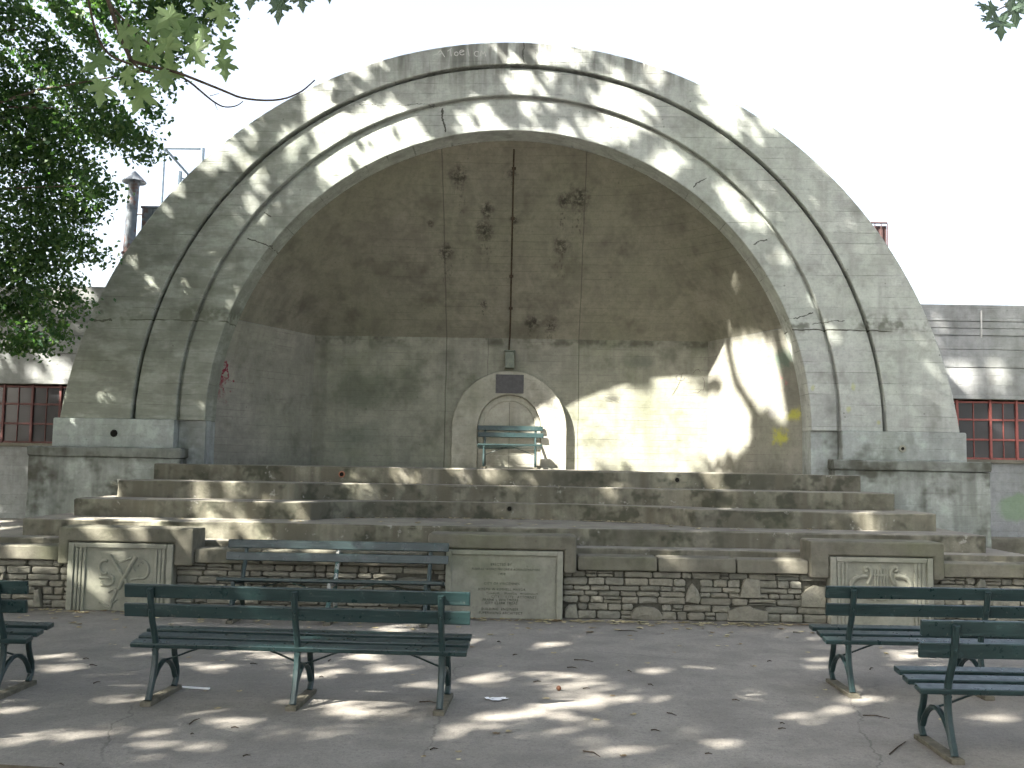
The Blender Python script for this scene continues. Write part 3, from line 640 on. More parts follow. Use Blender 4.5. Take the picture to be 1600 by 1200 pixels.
def relief_tube(m, pts, rad, y, flat=1.0):
    t = MB().tube([(x, 0, z) for x, z in pts], rad*1.15, 8); m.add([(x, y+yy*flat, z) for x, yy, z in t.v], t.f)
def pier(i, label):
    a, b = PX[i]; pa, pb = PN[i]; zt = .862; zp = .70
    w = empty('relief_pier', ((a+b)/2, 10.5, 0)); tag(w, label, 'pier', 'carved piers in the front wall')
    def W(o): o.location = -w.location; return o
    u = [(a, CAPB-.03), (pa-.006, CAPB-.03), (pa-.006, zp+.006), (pb+.006, zp+.006), (pb+.006, CAPB-.03), (b, CAPB-.03), (b, zt), (a, zt)]
    W(MB().prism(u, 10.50, 10.92, 'y').build('coping', M['coping'], w, bevel=.026))
    W(MB().box(pa, pb, 10.515, 10.8, 0, zp).build('field', M['panel'], w, bevel=.004, seg=1))
    bw = .062
    for nm, x0, x1, z0, z1 in (('border', pa+.0005, pa+bw, 0, zp-.0005), ('border', pb-bw, pb-.0005, 0, zp-.0005), ('border', pa+bw+.0005, pb-bw-.0005, zp-bw*.8, zp-.0005)):
        W(MB().box(x0, x1, 10.488, 10.514, z0, z1).build(nm, M['panel'], w, bevel=.008))
    if i != 1:
        for s in (0, 1):
            for k in range(3):
                x0 = (pa+bw+.012+.040*k) if s == 0 else (pb-bw-.012-.040*(k+1))
                W(MB().box(x0, x0+.030, 10.499, 10.514, .0, zp-bw*.8-.002).build('flute', M['panel'], w, bevel=.007))
    return w, W, pa, pb, zp
def px2(px, py): p = at(px, py, 10.5); return (p.x, p.z)
w, W, pa, pb, zp = pier(0, 'pier carved with crossed batons and scrolls, at left of the wall')
T = lambda pts: [px2(90+x/7.27, 820+y/7.27) for x, y in pts]
def rel(name, strokes, w, W):
    m = MB()
    for pts, r_ in strokes: relief_tube(m, T(pts), r_, 10.513)
    return W(m.build(name, M['panel'], w, smooth=True))
rel('crossed_batons', [([(590,345),(660,460),(740,590),(790,680)], .016), ([(890,360),(830,460),(750,600),(690,720)], .020)], w, W)
rel('ribbon', [([(650,410),(690,425),(740,415),(790,395),(830,380)], .010)], w, W)
rel('scroll', [(arc(530,480,58,75,60,300,14), .014), (arc(560,625,72,62,-60,170,14), .014), ([(470,600),(560,605),(590,610)], .010), ([(480,690),(560,690)], .008)], w, W)
rel('scroll', [(arc(945,510,85,105,-110,120,16), .013), (arc(935,465,32,30,150,330,8), .010), ([(820,630),(880,615),(940,612),(980,600)], .012), (arc(880,470,30,60,100,240,8), .010)], w, W)
rel('leaf_spray', [([(570,765),(620,735),(660,735)], .010), ([(665,730),(640,800),(605,880),(600,945)], .014), ([(600,945),(540,910),(480,870),(465,890),(520,945),(580,965)], .011), ([(700,680),(690,740),(715,700)], .014), ([(620,890),(660,850),(680,845)], .009)], w, W)
w, W, pa, pb, zp = pier(2, 'pier carved with a lyre and curling horns, behind the right bench')
T = lambda pts: [px2(1260+x/7.27, 840+y/7.27) for x, y in pts]
cx_ = 850
for s in (-1, 1):
    f = lambda pts: [(cx_+s*(cx_-x), y) for x, y in pts] if s > 0 else pts
    rel('lyre_horn', [(f([(700,530),(725,480),(740,430),(735,380),(715,345),(690,335),(665,350),(660,375),(680,388),(700,375)]), .017), (f([(720,540),(740,640),(780,720)]), .015)], w, W)
    rel('cornucopia', [(f([(690,440),(640,440),(600,450),(560,465),(530,490),(515,525),(510,560)]), .022), (f([(660,400),(640,430),(600,440),(560,430)]), .010), (f([(510,560),(560,620),(640,660),(720,680)]), .014)], w, W)
for k, x in enumerate((782, 815, 850, 885, 918)): rel('lyre_string', [([(x, 360 if k != 2 else 300), (x, 690)], .011)], w, W)
rel('crossbar', [([(755,425),(800,430),(850,432),(900,430),(945,425)], .011)], w, W)
rel('lyre_base', [([(690,690),(780,700),(850,705),(920,700),(1010,690)], .014), ([(700,840),(780,870),(850,875),(920,870),(1000,840)], .012), ([(560,690),(600,670),(640,690)], .009), ([(1040,690),(1100,670),(1160,690)], .009)], w, W)
w, W, pa, pb, zp = pier(1, 'pier with an inscribed dedication panel at the centre of the wall')
W(MB().box(pb-.085, pb-.079, 10.505, 10.514, .02, zp-.12).build('border_line', M['panel'], w))
def text(s_, xc, z, size, w, W):
    cu = bpy.data.curves.new('inscription', 'FONT'); cu.body = s_; cu.size = size; cu.align_x = 'CENTER'; cu.extrude = .0012; cu.resolution_u = 2; cu.space_character = 1.12
    ob = bpy.data.objects.new('inscription', cu); col.objects.link(ob); dg = bpy.context.evaluated_depsgraph_get()
    me = bpy.data.meshes.new_from_object(ob.evaluated_get(dg)); bpy.data.objects.remove(ob)
    o = link('inscription_line', me, M['incised'], w)
    me.transform(Matrix.Translation((xc, 10.5138, z)) @ Matrix.Rotation(R(90), 4, 'X')); W(o)
LT = [('ERECTED BY', 783, 884), ('FEDERAL WORKS PROGRESS ADMINISTRATION', 790, 891.5), ('1938', 784, 899), ('CITY OF VINCENNES', 784, 914), ('JOSEPH W KIMMELL MAYOR', 784, 923), ('CHARLES     FRANCIS   MCDONALD', 800, 929.5), ('CITY     CITY   ATTORNEY', 803, 935), ('FRANK L WHITMORE', 782, 939.5), ('CITY CLERK TREAS', 783, 944.5), ('BUILDING  ENGINEER', 781, 954), ('SUPERVISING ARCHITECT', 782, 960)]
for s_, px, py in LT:
    q = px2(px, py); text(s_, q[0], q[1], .030 if len(s_) > 25 else .036, w, W)

# ------------------------------------------------------------------ benches
def slat_mesh(L, w, t): return MB().box(-L/2, L/2, -w/2, w/2, -t/2, t/2)
def bench(loc, rz, label, L=2.28, legs=(-1, 0, 1), sc=1.0, chipped=None, off=.95):
    b = empty('park_bench', loc, rz, sc); tag(b, label, 'bench', 'green slatted park benches')
    r_ = random.Random(label)
    for y, z, tilt in ((-.052, .735, 1), (-.030, .610, 1)):
        o = MB().box(-L/2+r_.uniform(-.01, .01), L/2+r_.uniform(-.01, .01), -.013, .013, -.044, .044).build('back_slat', M['slat'], b, bevel=.007, cuts=.3, jit=.0012); o.location = (0, y, z); o.rotation_euler = (R(10), 0, R(r_.uniform(-.3, .3)))
    for y, z, rx in ((.075, .376, 9), (.212, .398, 8), (.352, .420, 6)):
        o = MB().box(-L/2+.02+r_.uniform(-.01, .01), L/2-.02+r_.uniform(-.01, .01), -.049, .049, -.017, .017).build('seat_slat', M['slat'], b, bevel=.009, cuts=.3, jit=.0012); o.location = (0, y, z); o.rotation_euler = (R(rx), 0, 0)
    for k, lx in enumerate(legs):
        x = lx*off if len(legs) == 3 else lx*(L/2-.14)
        mt = M['chipiron'] if chipped == k else M['iron']
        fr = empty('leg_frame', (x, 0, 0)); fr.parent = b
        MB().strap([(-.03, .032), (-.012, .07), (.015, .13), (.038, .20), (.05, .27), (.052, .34), (.04, .41), (.01, .48), (-.022, .54), (-.047, .62), (-.066, .69), (-.082, .755)], .042, .034).build('rear_leg', mt, fr, smooth=True)
        MB().strap([(.395, .032), (.425, .07), (.437, .115), (.428, .16), (.40, .21), (.378, .27), (.37, .33), (.37, .394)], .040, .032).build('front_leg', mt, fr, smooth=True)
        MB().strap([(.005, .10), (.045, .155), (.10, .205), (.165, .235), (.21, .242), (.265, .232), (.325, .20), (.375, .15), (.405, .095)], .036, .026).build('arch_brace', mt, fr, smooth=True)
        MB().strap([(.035, .340), (.12, .352), (.25, .374), (.395, .392)], .038, .022).build('seat_bearer', mt, fr, smooth=True)
        MB().box(-.036, .036, -.075, .455, .0, .030).build('skid', M['skid'], fr, bevel=.005, cuts=.12, jit=.002)
        for yy, zz in ((-.088, .735), (-.064, .612)):
            o = lathe([(0, .012), (.007, .010), (.010, 0)], 8).build('bolt', mt, fr); o.location = (0, yy, zz); o.rotation_euler = (R(100), 0, 0)
        for s in (-1, 1):
            if (lx == min(legs) and s < 0) or (lx == max(legs) and s > 0): continue
            ll = .42 if len(legs) == 3 else .40
            MB().tube([(0, .21, .245), (s*.06, .21, .262), (s*ll*.45, .21, .312), (s*ll*.8, .21, .358), (s*ll, .215, .380)], .0065, 6).build('brace_rod', mt, fr, smooth=True)
    return b
bench((-1.20, 6.56, 0), R(-2.3), 'long green bench at centre left with its back to the camera')
bench((-4.13, 6.66, 0), R(-1.0), 'green bench cut off by the left edge, only its right end showing')
bench((-1.645, 10.27, 0), R(180), 'green bench against the stone wall facing the camera', chipped=1)
bench((3.56, 7.28, 0), R(1.2), 'green bench at right in front of the lyre panel')
bench((3.62, 5.72, 0), R(0.5), 'nearest green bench in the lower right corner')
bench((.02, 15.22, FZ), R(180), 'small green bench standing on the stage in front of the niche', L=1.20, legs=(-1, 1), sc=.84)
bench((-4.42, 5.40, 0), R(-1.5), 'green bench just past the left edge, known by its angular shadow')

# ------------------------------------------------------------------ trees: leaf gaps cut so chosen sun patches land on shell and plaza
S = np.array([1.42, 1.0, -1.58])
LIT = '''560,225,62,42;525,262,28,34;600,192,45,22;645,217,28,14;585,115,24,13;515,170,24,26;740,188,34,22;800,204,52,7;835,132,32,28;812,190,20,12;935,203,58,20;965,152,28,26;1000,182,28,20;910,100,22,12;868,95,16,10;1032,125,15,22;1120,165,20,27;1150,203,18,22;1205,212,14,16;1040,249,26,14;1135,302,36,18;1178,340,22,14;1216,396,10,16;1276,470,9,12;1303,525,11,11
366,247,20,22;400,230,12,12;403,284,15,12;403,315,9,20;292,316,8,8;275,337,12,8;333,278,8,8;281,300,8,7;463,226,11,16;228,422,5,11;250,453,5,8;292,453,7,11;372,453,9,11;356,469,8,12;353,494,7,8;212,537,11,9;112,634,9,12;181,634,16,12;137,672,10,10;310,631,7,8
80,580,26,15;94,453,13,9;100,468,7,14;135,452,9,10;144,468,5,9
850,650,52,75;905,690,28,55;965,605,32,42;1092,560,33,32;1190,548,38,30;1165,603,28,50;1140,660,28,45;1105,645,35,24;1015,622,28,30;988,642,26,26;1000,705,14,24;1030,718,14,20;1066,718,15,24;960,690,16,35;932,645,14,26;1028,560,12,18;1055,598,26,14;1210,608,14,26;1222,640,7,16;717,717,13,24;1090,700,10,20;975,665,22,20;1062,572,34,16;1048,655,38,26;1122,692,16,22;925,705,20,24;1000,592,26,22;1150,505,9,10
1497,590,26,20;1555,585,16,18;1470,520,8,16;1520,652,22,18;1570,735,18,16
620,742,9,9;645,747,13,8;560,747,16,6;582,772,20,11;362,762,12,9;308,765,13,18;340,800,22,14;417,795,9,11;470,797,15,13;320,830,26,17;375,828,26,15;405,838,26,9;322,848,28,9;840,745,22,11;790,747,34,8;965,772,13,12;768,740,10,7;1120,748,15,12;1135,782,8,10;1050,885,18,10;1232,885,11,11;1172,957,12,10;1360,815,10,10
25,882,32,15;60,870,26,9;111,905,8,28;150,920,14,15;222,795,20,16;175,795,20,12;290,768,17,12;190,762,10,10;225,820,34,9;150,818,32,7;12,805,9,10;430,866,22,7;500,868,16,8;575,885,16,6;605,905,36,8;640,916,44,9;560,918,34,7;190,855,16,6;250,848,14,7;1437,933,10,8
862,1017,28,5;840,1035,42,8;825,1049,40,6;882,1034,14,6;897,1071,32,7;935,1092,52,8;1015,1102,22,6;960,1102,36,6;875,1112,52,7;812,1125,36,8;1095,1052,16,4;1072,1137,16,5;960,1177,26,6;990,1184,20,4;590,1027,28,6;630,1059,28,7;575,1095,24,4;600,1132,40,9;560,1142,26,6;462,1160,52,9;415,1095,13,5;762,1065,22,9;797,1045,16,6;797,1130,11,9;620,990,18,4;575,1112,34,5
107,1035,20,4;115,1052,22,4;340,1049,26,5;197,1077,22,4;212,1112,44,6;287,1107,40,6;107,1132,44,7;60,1150,80,22;37,1167,60,10;200,1150,55,8;250,1152,28,7;380,1140,18,6;8,1092,11,7;15,1115,18,8;325,1122,18,4;42,1077,17,4;1427,1027,20,4;1440,1040,24,4;1365,1097,22,5;1322,1117,16,4;1337,1150,14,4;680,1085,20,5;730,1150,30,6;520,1060,22,5;500,1110,30,5;700,1175,30,6;1130,1170,24,5;920,1140,36,6;860,1160,26,5;300,1180,50,7;1250,1130,14,4;1290,1045,10,4;400,1020,16,4;450,1040,14,4;720,1010,18,4;1015,1060,12,4;1180,1095,12,4;1560,1130,14,4'''
LIT = np.array([[float(v) for v in e_.split(',')] for ln in LIT.split('\n') for e_ in ln.split(';')])
A_rt, A_up, A_fw, A_cam = (np.array(v) for v in (rt, up, fw, CAM))
def to_px(Pn):
    d = Pn-A_cam; z = d@A_fw; return np.stack([800+FPX*(d@A_rt)/z, 600-FPX*(d@A_up)/z], -1), z
def land(Pn):
    # where the shadow of each point falls on the ground, wall, steps, shell or wings
    t = np.full(len(Pn), np.nan)
    ys = np.concatenate([np.arange(-8, 10.5, .06), np.arange(10.5, 15.42, .02)])
    for y in ys:
        k = y-Pn[:, 1]; x = Pn[:, 0]+S[0]*k; z = Pn[:, 2]+S[2]*k; ax = np.abs(x)
        h = np.zeros(len(Pn))
        if y > 10.55: h = np.where(ax < 7, .65, 0.)
        if y > 10.9: h = np.where(ax < 5.74, .71, 0.)
        if y > 11.15: h = np.where(ax < 5.36, .9, h)
        if y > 11.75: h = np.where((ax < 5.06) & ((ax > 2.0) | (y > 12.75)), 1.11, h)
        if y > 12.35: h = np.where((ax < 4.8) & ((ax > 2.3) | (y > 12.85)), 1.32, h)
        if y > 13.05: h = np.where(ax < 4.62, 1.53, h)
        if y > 13.17: h = np.where((ax > 4.3) & (ax < 6.36), 1.735, h)
        if y > 13.35:
            o = (x**2+(z-1.33)**2 < 6.06**2) & ~(((x**2+(z-2.1)**2 < 4.08**2)) & (z > 1.53) | ((ax < 4.08) & (z < 2.1) & (z > 1.53)))
            h = np.where(o, 99, h)
        if y > 13.86: h = np.where((ax < 4.2) & (ax > 4.08-(y-13.86)/1.54*1.02), 99, h)
        if y > 13.86:
            vb = z > 3.55+(15.4-y)*1.532
            vs = (ax-3.06)+.487*(y-15.4)+(z-3.55) > 0
            h = np.where((ax < 4.2) & (z > 3.55) & (vb | vs), 99, h)
        if y > 15.0: h = np.where(ax > 5.3, 4.1, h)
        if y > 15.38: h = np.where(ax < 3.2, 99, h)
        hit = np.isnan(t) & (z <= h) & (k > 0); t[hit] = k[hit]
    t = np.where(np.isnan(t), 40, t)
    return Pn+S*t[:, None]
def litmask(Pn, grow=1.0, k=1.0):
    rthin = nrng.uniform(0, 1, len(Pn)); Ld = land(Pn); q, z = to_px(Ld); m = np.zeros(len(Pn), bool)
    for x, y, a, b in LIT:
        inside = 840 < x < 1240 and 500 < y < 735
        ga, gb = (24, 8) if y > 985 else ((11, 10) if inside else ((8, 8) if y < 735 else (9, 8)))
        e_ = (((q[:, 0]-x)/(a*grow+ga*k))**2+((q[:, 1]-y)/(b*grow+gb*k))**2) < 1
        if y < 500 and 200 < x < 1440: e_ &= Ld[:, 1] < 13.6
        if inside: e_ &= Ld[:, 1] > 13.6
        if y > 985 and k > .5: e_ &= rthin > .12           # a few leaves stay in the gaps over the plaza
        elif not inside and k > .5: e_ &= rthin > .05
        m |= e_
    return m, q, z
def inframe(Pn, mg=60):
    q, z = to_px(Pn); return (z > .1) & (q[:, 0] > -mg) & (q[:, 0] < 1600+mg) & (q[:, 1] > -mg) & (q[:, 1] < 1200+mg)
def leaf_mesh(name, Pn, size, shade, jitter=.35):
    n = len(Pn); a = nrng.normal(size=(n, 3)); a /= np.linalg.norm(a, axis=1)[:, None]; b = nrng.normal(size=(n, 3)); b -= a*(a*b).sum(1)[:, None]; b /= np.linalg.norm(b, axis=1)[:, None]
    c = np.cross(a, b); sz = size*nrng.uniform(1-jitter, 1+jitter, n)[:, None]
    v = np.stack([Pn-a*sz*.5, Pn+b*sz*.33+c*sz*.06, Pn+a*sz*.5, Pn-b*sz*.33+c*sz*.06], 1).reshape(-1, 3)
    me = bpy.data.meshes.new(name); me.vertices.add(4*n); me.vertices.foreach_set('co', v.ravel().astype(np.float32))
    me.loops.add(6*n); me.polygons.add(2*n); i = np.arange(n)*4
    me.loops.foreach_set('vertex_index', np.stack([i, i+1, i+2, i, i+2, i+3], 1).ravel().astype(np.int32))
    me.polygons.foreach_set('loop_start', (np.arange(2*n)*3).astype(np.int32)); me.update(calc_edges=True)
    at_ = me.attributes.new('shade', 'FLOAT', 'POINT'); at_.data.foreach_set('value', np.repeat(shade, 4).astype(np.float32)); return me
# crowns (centre, radii) of the trees at the left of the plaza; trunks and leaves are kept outside the frame
TREES = [((-7.6, 2.6), (-6.5, 3.5, 11.0), (5.6, 5.2, 4.6), 'tall maple left of the plaza whose crown dapples the ground'),
         ((-11.0, 7.2), (-10, 8, 10.5), (5.2, 4.6, 5.4), 'tall maple by the left wing whose crown dapples the arch'),
         ((-13.2, 1.5), (-13, 2, 10.5), (5.4, 5.2, 5.4), 'broad maple standing farther left than its neighbours'),
         ((-14.5, -4.5), (-14, -4, 11), (5.6, 5.4, 5.4), 'maple at the far rear left of the plaza'),
         ((-8.8, -4.2), (-9, -3, 11), (5.6, 5.4, 5), 'maple behind the photographer on the left'),
         ((-7.0, 6.2), (-4.6, 7.0, 14.0), (4.6, 4.2, 3.6), 'leaning maple with its crown high over the plaza')]
TREES += [((1.5, -9), (1.5, -9, 10.5), (5.5, 5.2, 5), 'unseen maple added behind the photographer to block skylight'), ((9.5, -8), (9.5, -8, 11), (5.5, 5.2, 5.2), 'unseen maple added at the rear right to block skylight'),  # out-of-view trees added only to cut the skylight
          ((12.5, 0.5), (12, .5, 10.5), (4.6, 4.6, 4.8), 'unseen maple added right of the plaza to block skylight')]
TREES.insert(5, ((-16.5, 10.8), (-14.5, 10.2, 10.2), (4.6, 4.2, 5.4), 'unseen maple added past the left wing to shade it'))  # out-of-view crown added to keep sun off the left wing
NT_ = len(TREES); leaves = []
for (bx, by), c, r_, lb in TREES:
    n = 22000 if len(leaves) < 7 else 9000; nc = 90
    d = nrng.normal(size=(nc, 3)); d /= np.linalg.norm(d, axis=1)[:, None]; ctr = np.array(c)+d*np.array(r_)*(nrng.uniform(.15, 1, nc)**.45)[:, None]
    k = nrng.integers(0, nc, n); p = ctr[k]+nrng.normal(size=(n, 3))*np.array([.75, .75, .5])
    leaves.append(p)
C_ = np.array([t[1] for t in TREES]); RR = np.array([t[2] for t in TREES])
allp = np.concatenate(leaves); own = np.repeat(np.arange(NT_), [len(v) for v in leaves])
lm, q_, z_ = litmask(allp, 1.12); keep = ~lm & ~inframe(allp) & (allp[:, 2] > 4)
allp = allp[keep]; own = own[keep]
# close the remaining accidental holes with more leaves inside the crowns
cell = .085; gx = np.arange(-9, 24, cell); gz = np.arange(-16, 9, cell)
cov = np.zeros((len(gx), len(gz)), int)
def qxz(Pn): k = 13.4-Pn[:, 1]; return Pn[:, 0]+S[0]*k, Pn[:, 2]+S[2]*k
def mark(Pn):
    x, z = qxz(Pn); i = ((x+9)/cell).astype(int); j = ((z+16)/cell).astype(int)
    for di in (0, 1):
        for dj in (0, 1):
            ii, jj = i+di, j+dj; ok = (ii >= 0) & (jj >= 0) & (ii < len(gx)) & (jj < len(gz)); np.add.at(cov, (ii[ok], jj[ok]), 1)
mark(allp)
ii, jj = np.where(cov < 2); ii = np.repeat(ii, 2); jj = np.repeat(jj, 2); qx = gx[ii]+cell/2; qz = gz[jj]+cell/2
base = np.stack([qx, np.full(len(qx), 13.4), qz], 1)-S*30.0
lm, q_, z_ = litmask(base, 1.12)
lm2 = litmask(base, 1.12, 1.0)[0] | lm; need = ~lm2 & (q_[:, 0] > -120) & (q_[:, 0] < 1720) & (q_[:, 1] > -60) & (q_[:, 1] < 1290) & (z_ > 0)
base = np.stack([qx, np.full(len(qx), 13.4), qz], 1)[need]
ts = np.arange(3.5, 19, .25); best = np.full(len(base), 1e9); bt = np.zeros(len(base)); bo = np.zeros(len(base), int)
for t_ in ts:
    p = base-S*t_; ok = ~inframe(p, 80) & (p[:, 2] > 5.0)
    for i in range(NT_):
        dd = np.linalg.norm((p-C_[i])/RR[i], axis=1); dd = np.where(dd < 1, nrng.uniform(0, 1, len(dd)), dd); dd = np.where(ok, dd, 1e9)
        u = dd < best; best[u] = dd[u]; bt[u] = t_; bo[u] = i
g_ok = best < 1.9
extra = (base-S*bt[:, None])[g_ok]+nrng.normal(size=(g_ok.sum(), 3))*.035
allp = np.concatenate([allp, extra]); own = np.concatenate([own, bo[g_ok]])
print('canopy leaves', len(allp), 'fill', len(extra), 'unfilled', (~g_ok).sum())
def limbs(m, base, tips, r0_):
    for tp in tips:
        a = Vector(base); b = Vector(tp); mid = a.lerp(b, .5)+Vector((rnd.uniform(-.5, .5), rnd.uniform(-.5, .5), rnd.uniform(.2, .9)))
        pts = [a.lerp(mid, k/4) if k <= 4 else mid.lerp(b, (k-4)/4) for k in range(9)]
        pts = [p+Vector((rnd.uniform(-.08, .08), rnd.uniform(-.08, .08), 0)) for p in pts]
        m.tube(pts, [r0_*(1-.85*k/8) for k in range(9)], 7)
for i, ((bx, by), c, r_, lb) in enumerate(TREES):
    tr = empty('maple_tree', (bx, by, 0)); tag(tr, lb, 'tree', 'maples around the plaza')
    pts = allp[own == i]-np.array([bx, by, 0]); o = link('crown', leaf_mesh('crown', pts, .22, nrng.uniform(0, 1, len(pts))), M['canopy'], tr)
    cz = c[2]-r_[2]*.55
    m = MB().tube([(0, 0, 0), (.02, 0, .3), (.1, .05, 2), ((c[0]-bx)*.3, (c[1]-by)*.3, cz*.7), ((c[0]-bx)*.6, (c[1]-by)*.6, cz)], [.42, .33, .28, .24, .2], 12); m.build('trunk', M['bark'], tr, smooth=True)
    m = MB(); tips = [((c[0]-bx)+r_[0]*.7*math.cos(a), (c[1]-by)+r_[1]*.7*math.sin(a), c[2]+rnd.uniform(-.2, .6)*r_[2]) for a in [k*1.05 for k in range(6)]]
    limbs(m, ((c[0]-bx)*.55, (c[1]-by)*.55, cz*.93), tips, .13); m.build('limbs', M['bark'], tr, smooth=True)

# the dark tree seen at upper left, in front of the left wing
CL = [(60,40,105,11),(185,30,95,10.5),(255,40,55,10),(295,12,48,10),(322,0,34,10),(250,85,40,10.3),(235,110,50,10.5),(60,160,110,11.2),(150,170,85,10.8),(195,205,36,10.4),(222,236,15,10.4),(55,270,100,11.4),(118,290,55,11),(150,310,20,10.8),(45,360,92,11.6),(115,365,44,11.2),(140,405,22,11),
      (40,440,70,11.8),(95,440,42,11.5),(45,500,58,12),(85,505,32,11.7),(30,540,26,12),(-60,120,120,11.2),(-70,320,120,11.6),(-60,470,90,12),(-40,-70,120,10.8),(130,-80,120,10.4),(260,-60,80,10),(-180,200,140,11.5),(-190,0,140,11),(-180,400,130,11.8)]
tp = []
for x, y, r_, Y in CL:
    c = np.array(at(x, y, Y)); rm = r_*Y/FPX; n = int(6300*rm**2)+60
    d = nrng.normal(size=(n, 3)); d /= np.linalg.norm(d, axis=1)[:, None]; nc = max(5, int(26*rm)); sub = nrng.normal(size=(nc, 3)); sub /= np.linalg.norm(sub, axis=1)[:, None]; sub = c+sub*rm*(nrng.uniform(.1, 1, nc)**.5)[:, None]*np.array([1, 1, .92])
    k = nrng.integers(0, nc, n); tp.append(sub[k]+nrng.normal(size=(n, 3))*np.array([.15, .15, .075])*(.6+.7*rm))
tp = np.concatenate(tp); lm, _, _ = litmask(tp, .9, .3); tp = tp[~lm | (nrng.uniform(0, 1, len(tp)) < .12)]
tv = empty('leafy_tree', (-9.4, 11.0, 0)); tag(tv, 'dense dark green small-leaved tree hanging over the left wing', 'tree')
ct = np.array([-9.4, 11.0, 0]); link('crown', leaf_mesh('crown', tp-ct, .06, np.clip(nrng.normal(.25, .3, len(tp)), 0, 1)**1.2), M['leaf'], tv)
print('dark tree leaves', len(tp))
m = MB().tube([(0, 0, 0), (.05, 0, 1.5), (.2, 0, 3), (.5, .1, 5)], [.36, .28, .24, .2], 12); m.build('trunk', M['bark'], tv, smooth=True)
m = MB()
for x, y, r_, Y in [CL[i] for i in (0, 6, 7, 8, 11, 12, 14, 17, 19)]:
    e_ = at(x, y, Y)-Vector(ct); s_ = Vector((.3, 0, 2.6+rnd.uniform(0, 2))); mid = s_.lerp(e_, .5)+Vector((0, 0, .5))
    m.tube([s_, s_.lerp(mid, .5), mid, mid.lerp(e_, .5)+Vector((0, 0, .1)), e_], [.05, .038, .026, .014, .005], 6)
m.build('limbs', M['bark'], tv, smooth=True)

# near maple branch with big lobed leaves, upper left; and two sprays at the top edge
LEAF = [(0,0),(.09,-.02),(.20,-.10),(.34,-.16),(.27,-.01),(.42,.02),(.30,.11),(.22,.18),(.40,.26),(.52,.30),(.62,.46),(.44,.42),(.42,.54),(.27,.42),(.13,.36),(.16,.56),(.27,.66),(.15,.72),(.10,.84),(0,1.05)]
LEAF = LEAF+[(-x, y) for x, y in LEAF[-2:0:-1]]
def maple_leaf(parent, px, py, Y, spx, ang, tilt, shade, mat):
    s_ = 1.3*spx*Y/FPX; q = at(px, py, Y)
    me = bpy.data.meshes.new('leaf'); n = len(LEAF); vs = [(0, .38, .02)]+[(x, y, -.10*abs(x)-.06*y*y+rnd.uniform(-.02, .02)) for x, y in LEAF]
    me.from_pydata([(a*s_, b*s_, c*s_) for a, b, c in vs], [], [(0, 1+i, 1+(i+1) % n) for i in range(n)])
    a_ = me.attributes.new('shade', 'FLOAT', 'POINT'); a_.data.foreach_set('value', [shade]*len(vs))
    o = link('leaf', me, M[mat], parent); o.matrix_local = Matrix.Translation(q-parent.location) @ Matrix.Rotation(R(ang), 4, 'Y') @ Matrix.Rotation(R(90+tilt), 4, 'X') @ Matrix.Rotation(R(rnd.uniform(-25, 25)), 4, 'Y')
    return o
def smooth3(p):
    for _ in range(2):
        q = [p[0]]
        for a, b in zip(p[:-1], p[1:]): q += [a.lerp(b, .25), a.lerp(b, .75)]
        p = q+[p[-1]]
    return p
def branch(label, Y, twigs, lvs, anchor, mat='maple'):
    b = empty('maple_branch', anchor); tag(b, label, 'branch', 'maple branches hanging into view')
    for pts, r_a, r_b in twigs:
        P3 = smooth3([at(x, y, Y+dy)-Vector(anchor) for x, y, dy in pts]); k = len(P3)
        MB().tube(P3, [r_a+(r_b-r_a)*i/(k-1) for i in range(k)], 6).build('twig', M['twig'], b, smooth=True)
    for x, y, s_, a, t in lvs:
        maple_leaf(b, x, y, Y+rnd.uniform(-.25, .25), s_, a, t, rnd.random(), mat)
branch('maple branch with large pale leaves and a bare twig at upper left', 5.0,
       [([(150,-60,.3),(172,10,.2),(190,60,.1),(205,95,0)], .014, .011), ([(205,95,0),(240,105,0),(275,112,-.05),(320,130,-.1),(350,142,-.1),(380,155,-.1),(435,158,-.1),(470,145,-.1),(492,125,-.1)], .009, .003),
        ([(205,95,0),(225,115,0),(260,113,0),(290,122,.05),(320,148,.1),(335,160,.1),(350,168,.1),(370,166,.1),(380,158,.1)], .008, .002), ([(335,160,.1),(340,172,.1)], .002, .001),
        ([(130,-50,.2),(145,40,.1),(165,85,.1),(205,101,0)], .007, .006), ([(175,10,.2),(210,50,.1),(250,82,.1),(295,94,.1)], .007, .003), ([(328,150,.1),(342,146,-.1)], .002, .001)],
       [(310,-18,34,175,5),(345,8,34,178,0),(352,62,30,185,10),(350,92,28,175,-5),(300,68,40,150,15),(290,30,40,160,10),(270,45,38,200,20),(258,60,34,170,-15),(268,100,34,190,0),(225,135,38,195,8),(160,126,34,185,0),(205,88,34,120,30),(185,50,34,95,25),(165,90,36,230,15),(230,90,32,60,20),(275,18,34,220,10),(240,30,36,140,-10),(320,45,30,200,0),(222,62,30,240,20),(195,110,30,150,20),(250,110,28,160,5)], (-2.6, 5.2, 4.5))
branch('small spray of maple leaf tips at the top edge, left of the arch crown', 5.2, [([(395,-60,0),(420,-30,0),(450,-20,0),(480,-12,0)], .008, .003)],
       [(392,-16,26,182,0),(425,-14,24,170,0),(438,0,32,184,5),(470,-12,26,172,0),(515,-14,16,180,0),(405,-22,24,200,0)], (-1.3, 5.3, 4.9), 'mapledark')
branch('backlit spray of maple leaves in the upper right corner', 5.2, [([(1640,-60,0),(1610,-20,0),(1580,5,0),(1560,15,0)], .007, .003)],
       [(1553,8,26,205,10),(1563,26,30,178,0),(1585,6,30,176,0),(1535,5,18,190,30),(1600,-4,30,170,10),(1545,26,30,165,50),(1585,-14,30,200,10),(1537,28,14,140,40)], (2.9, 5.3, 5.0), 'mapledark')

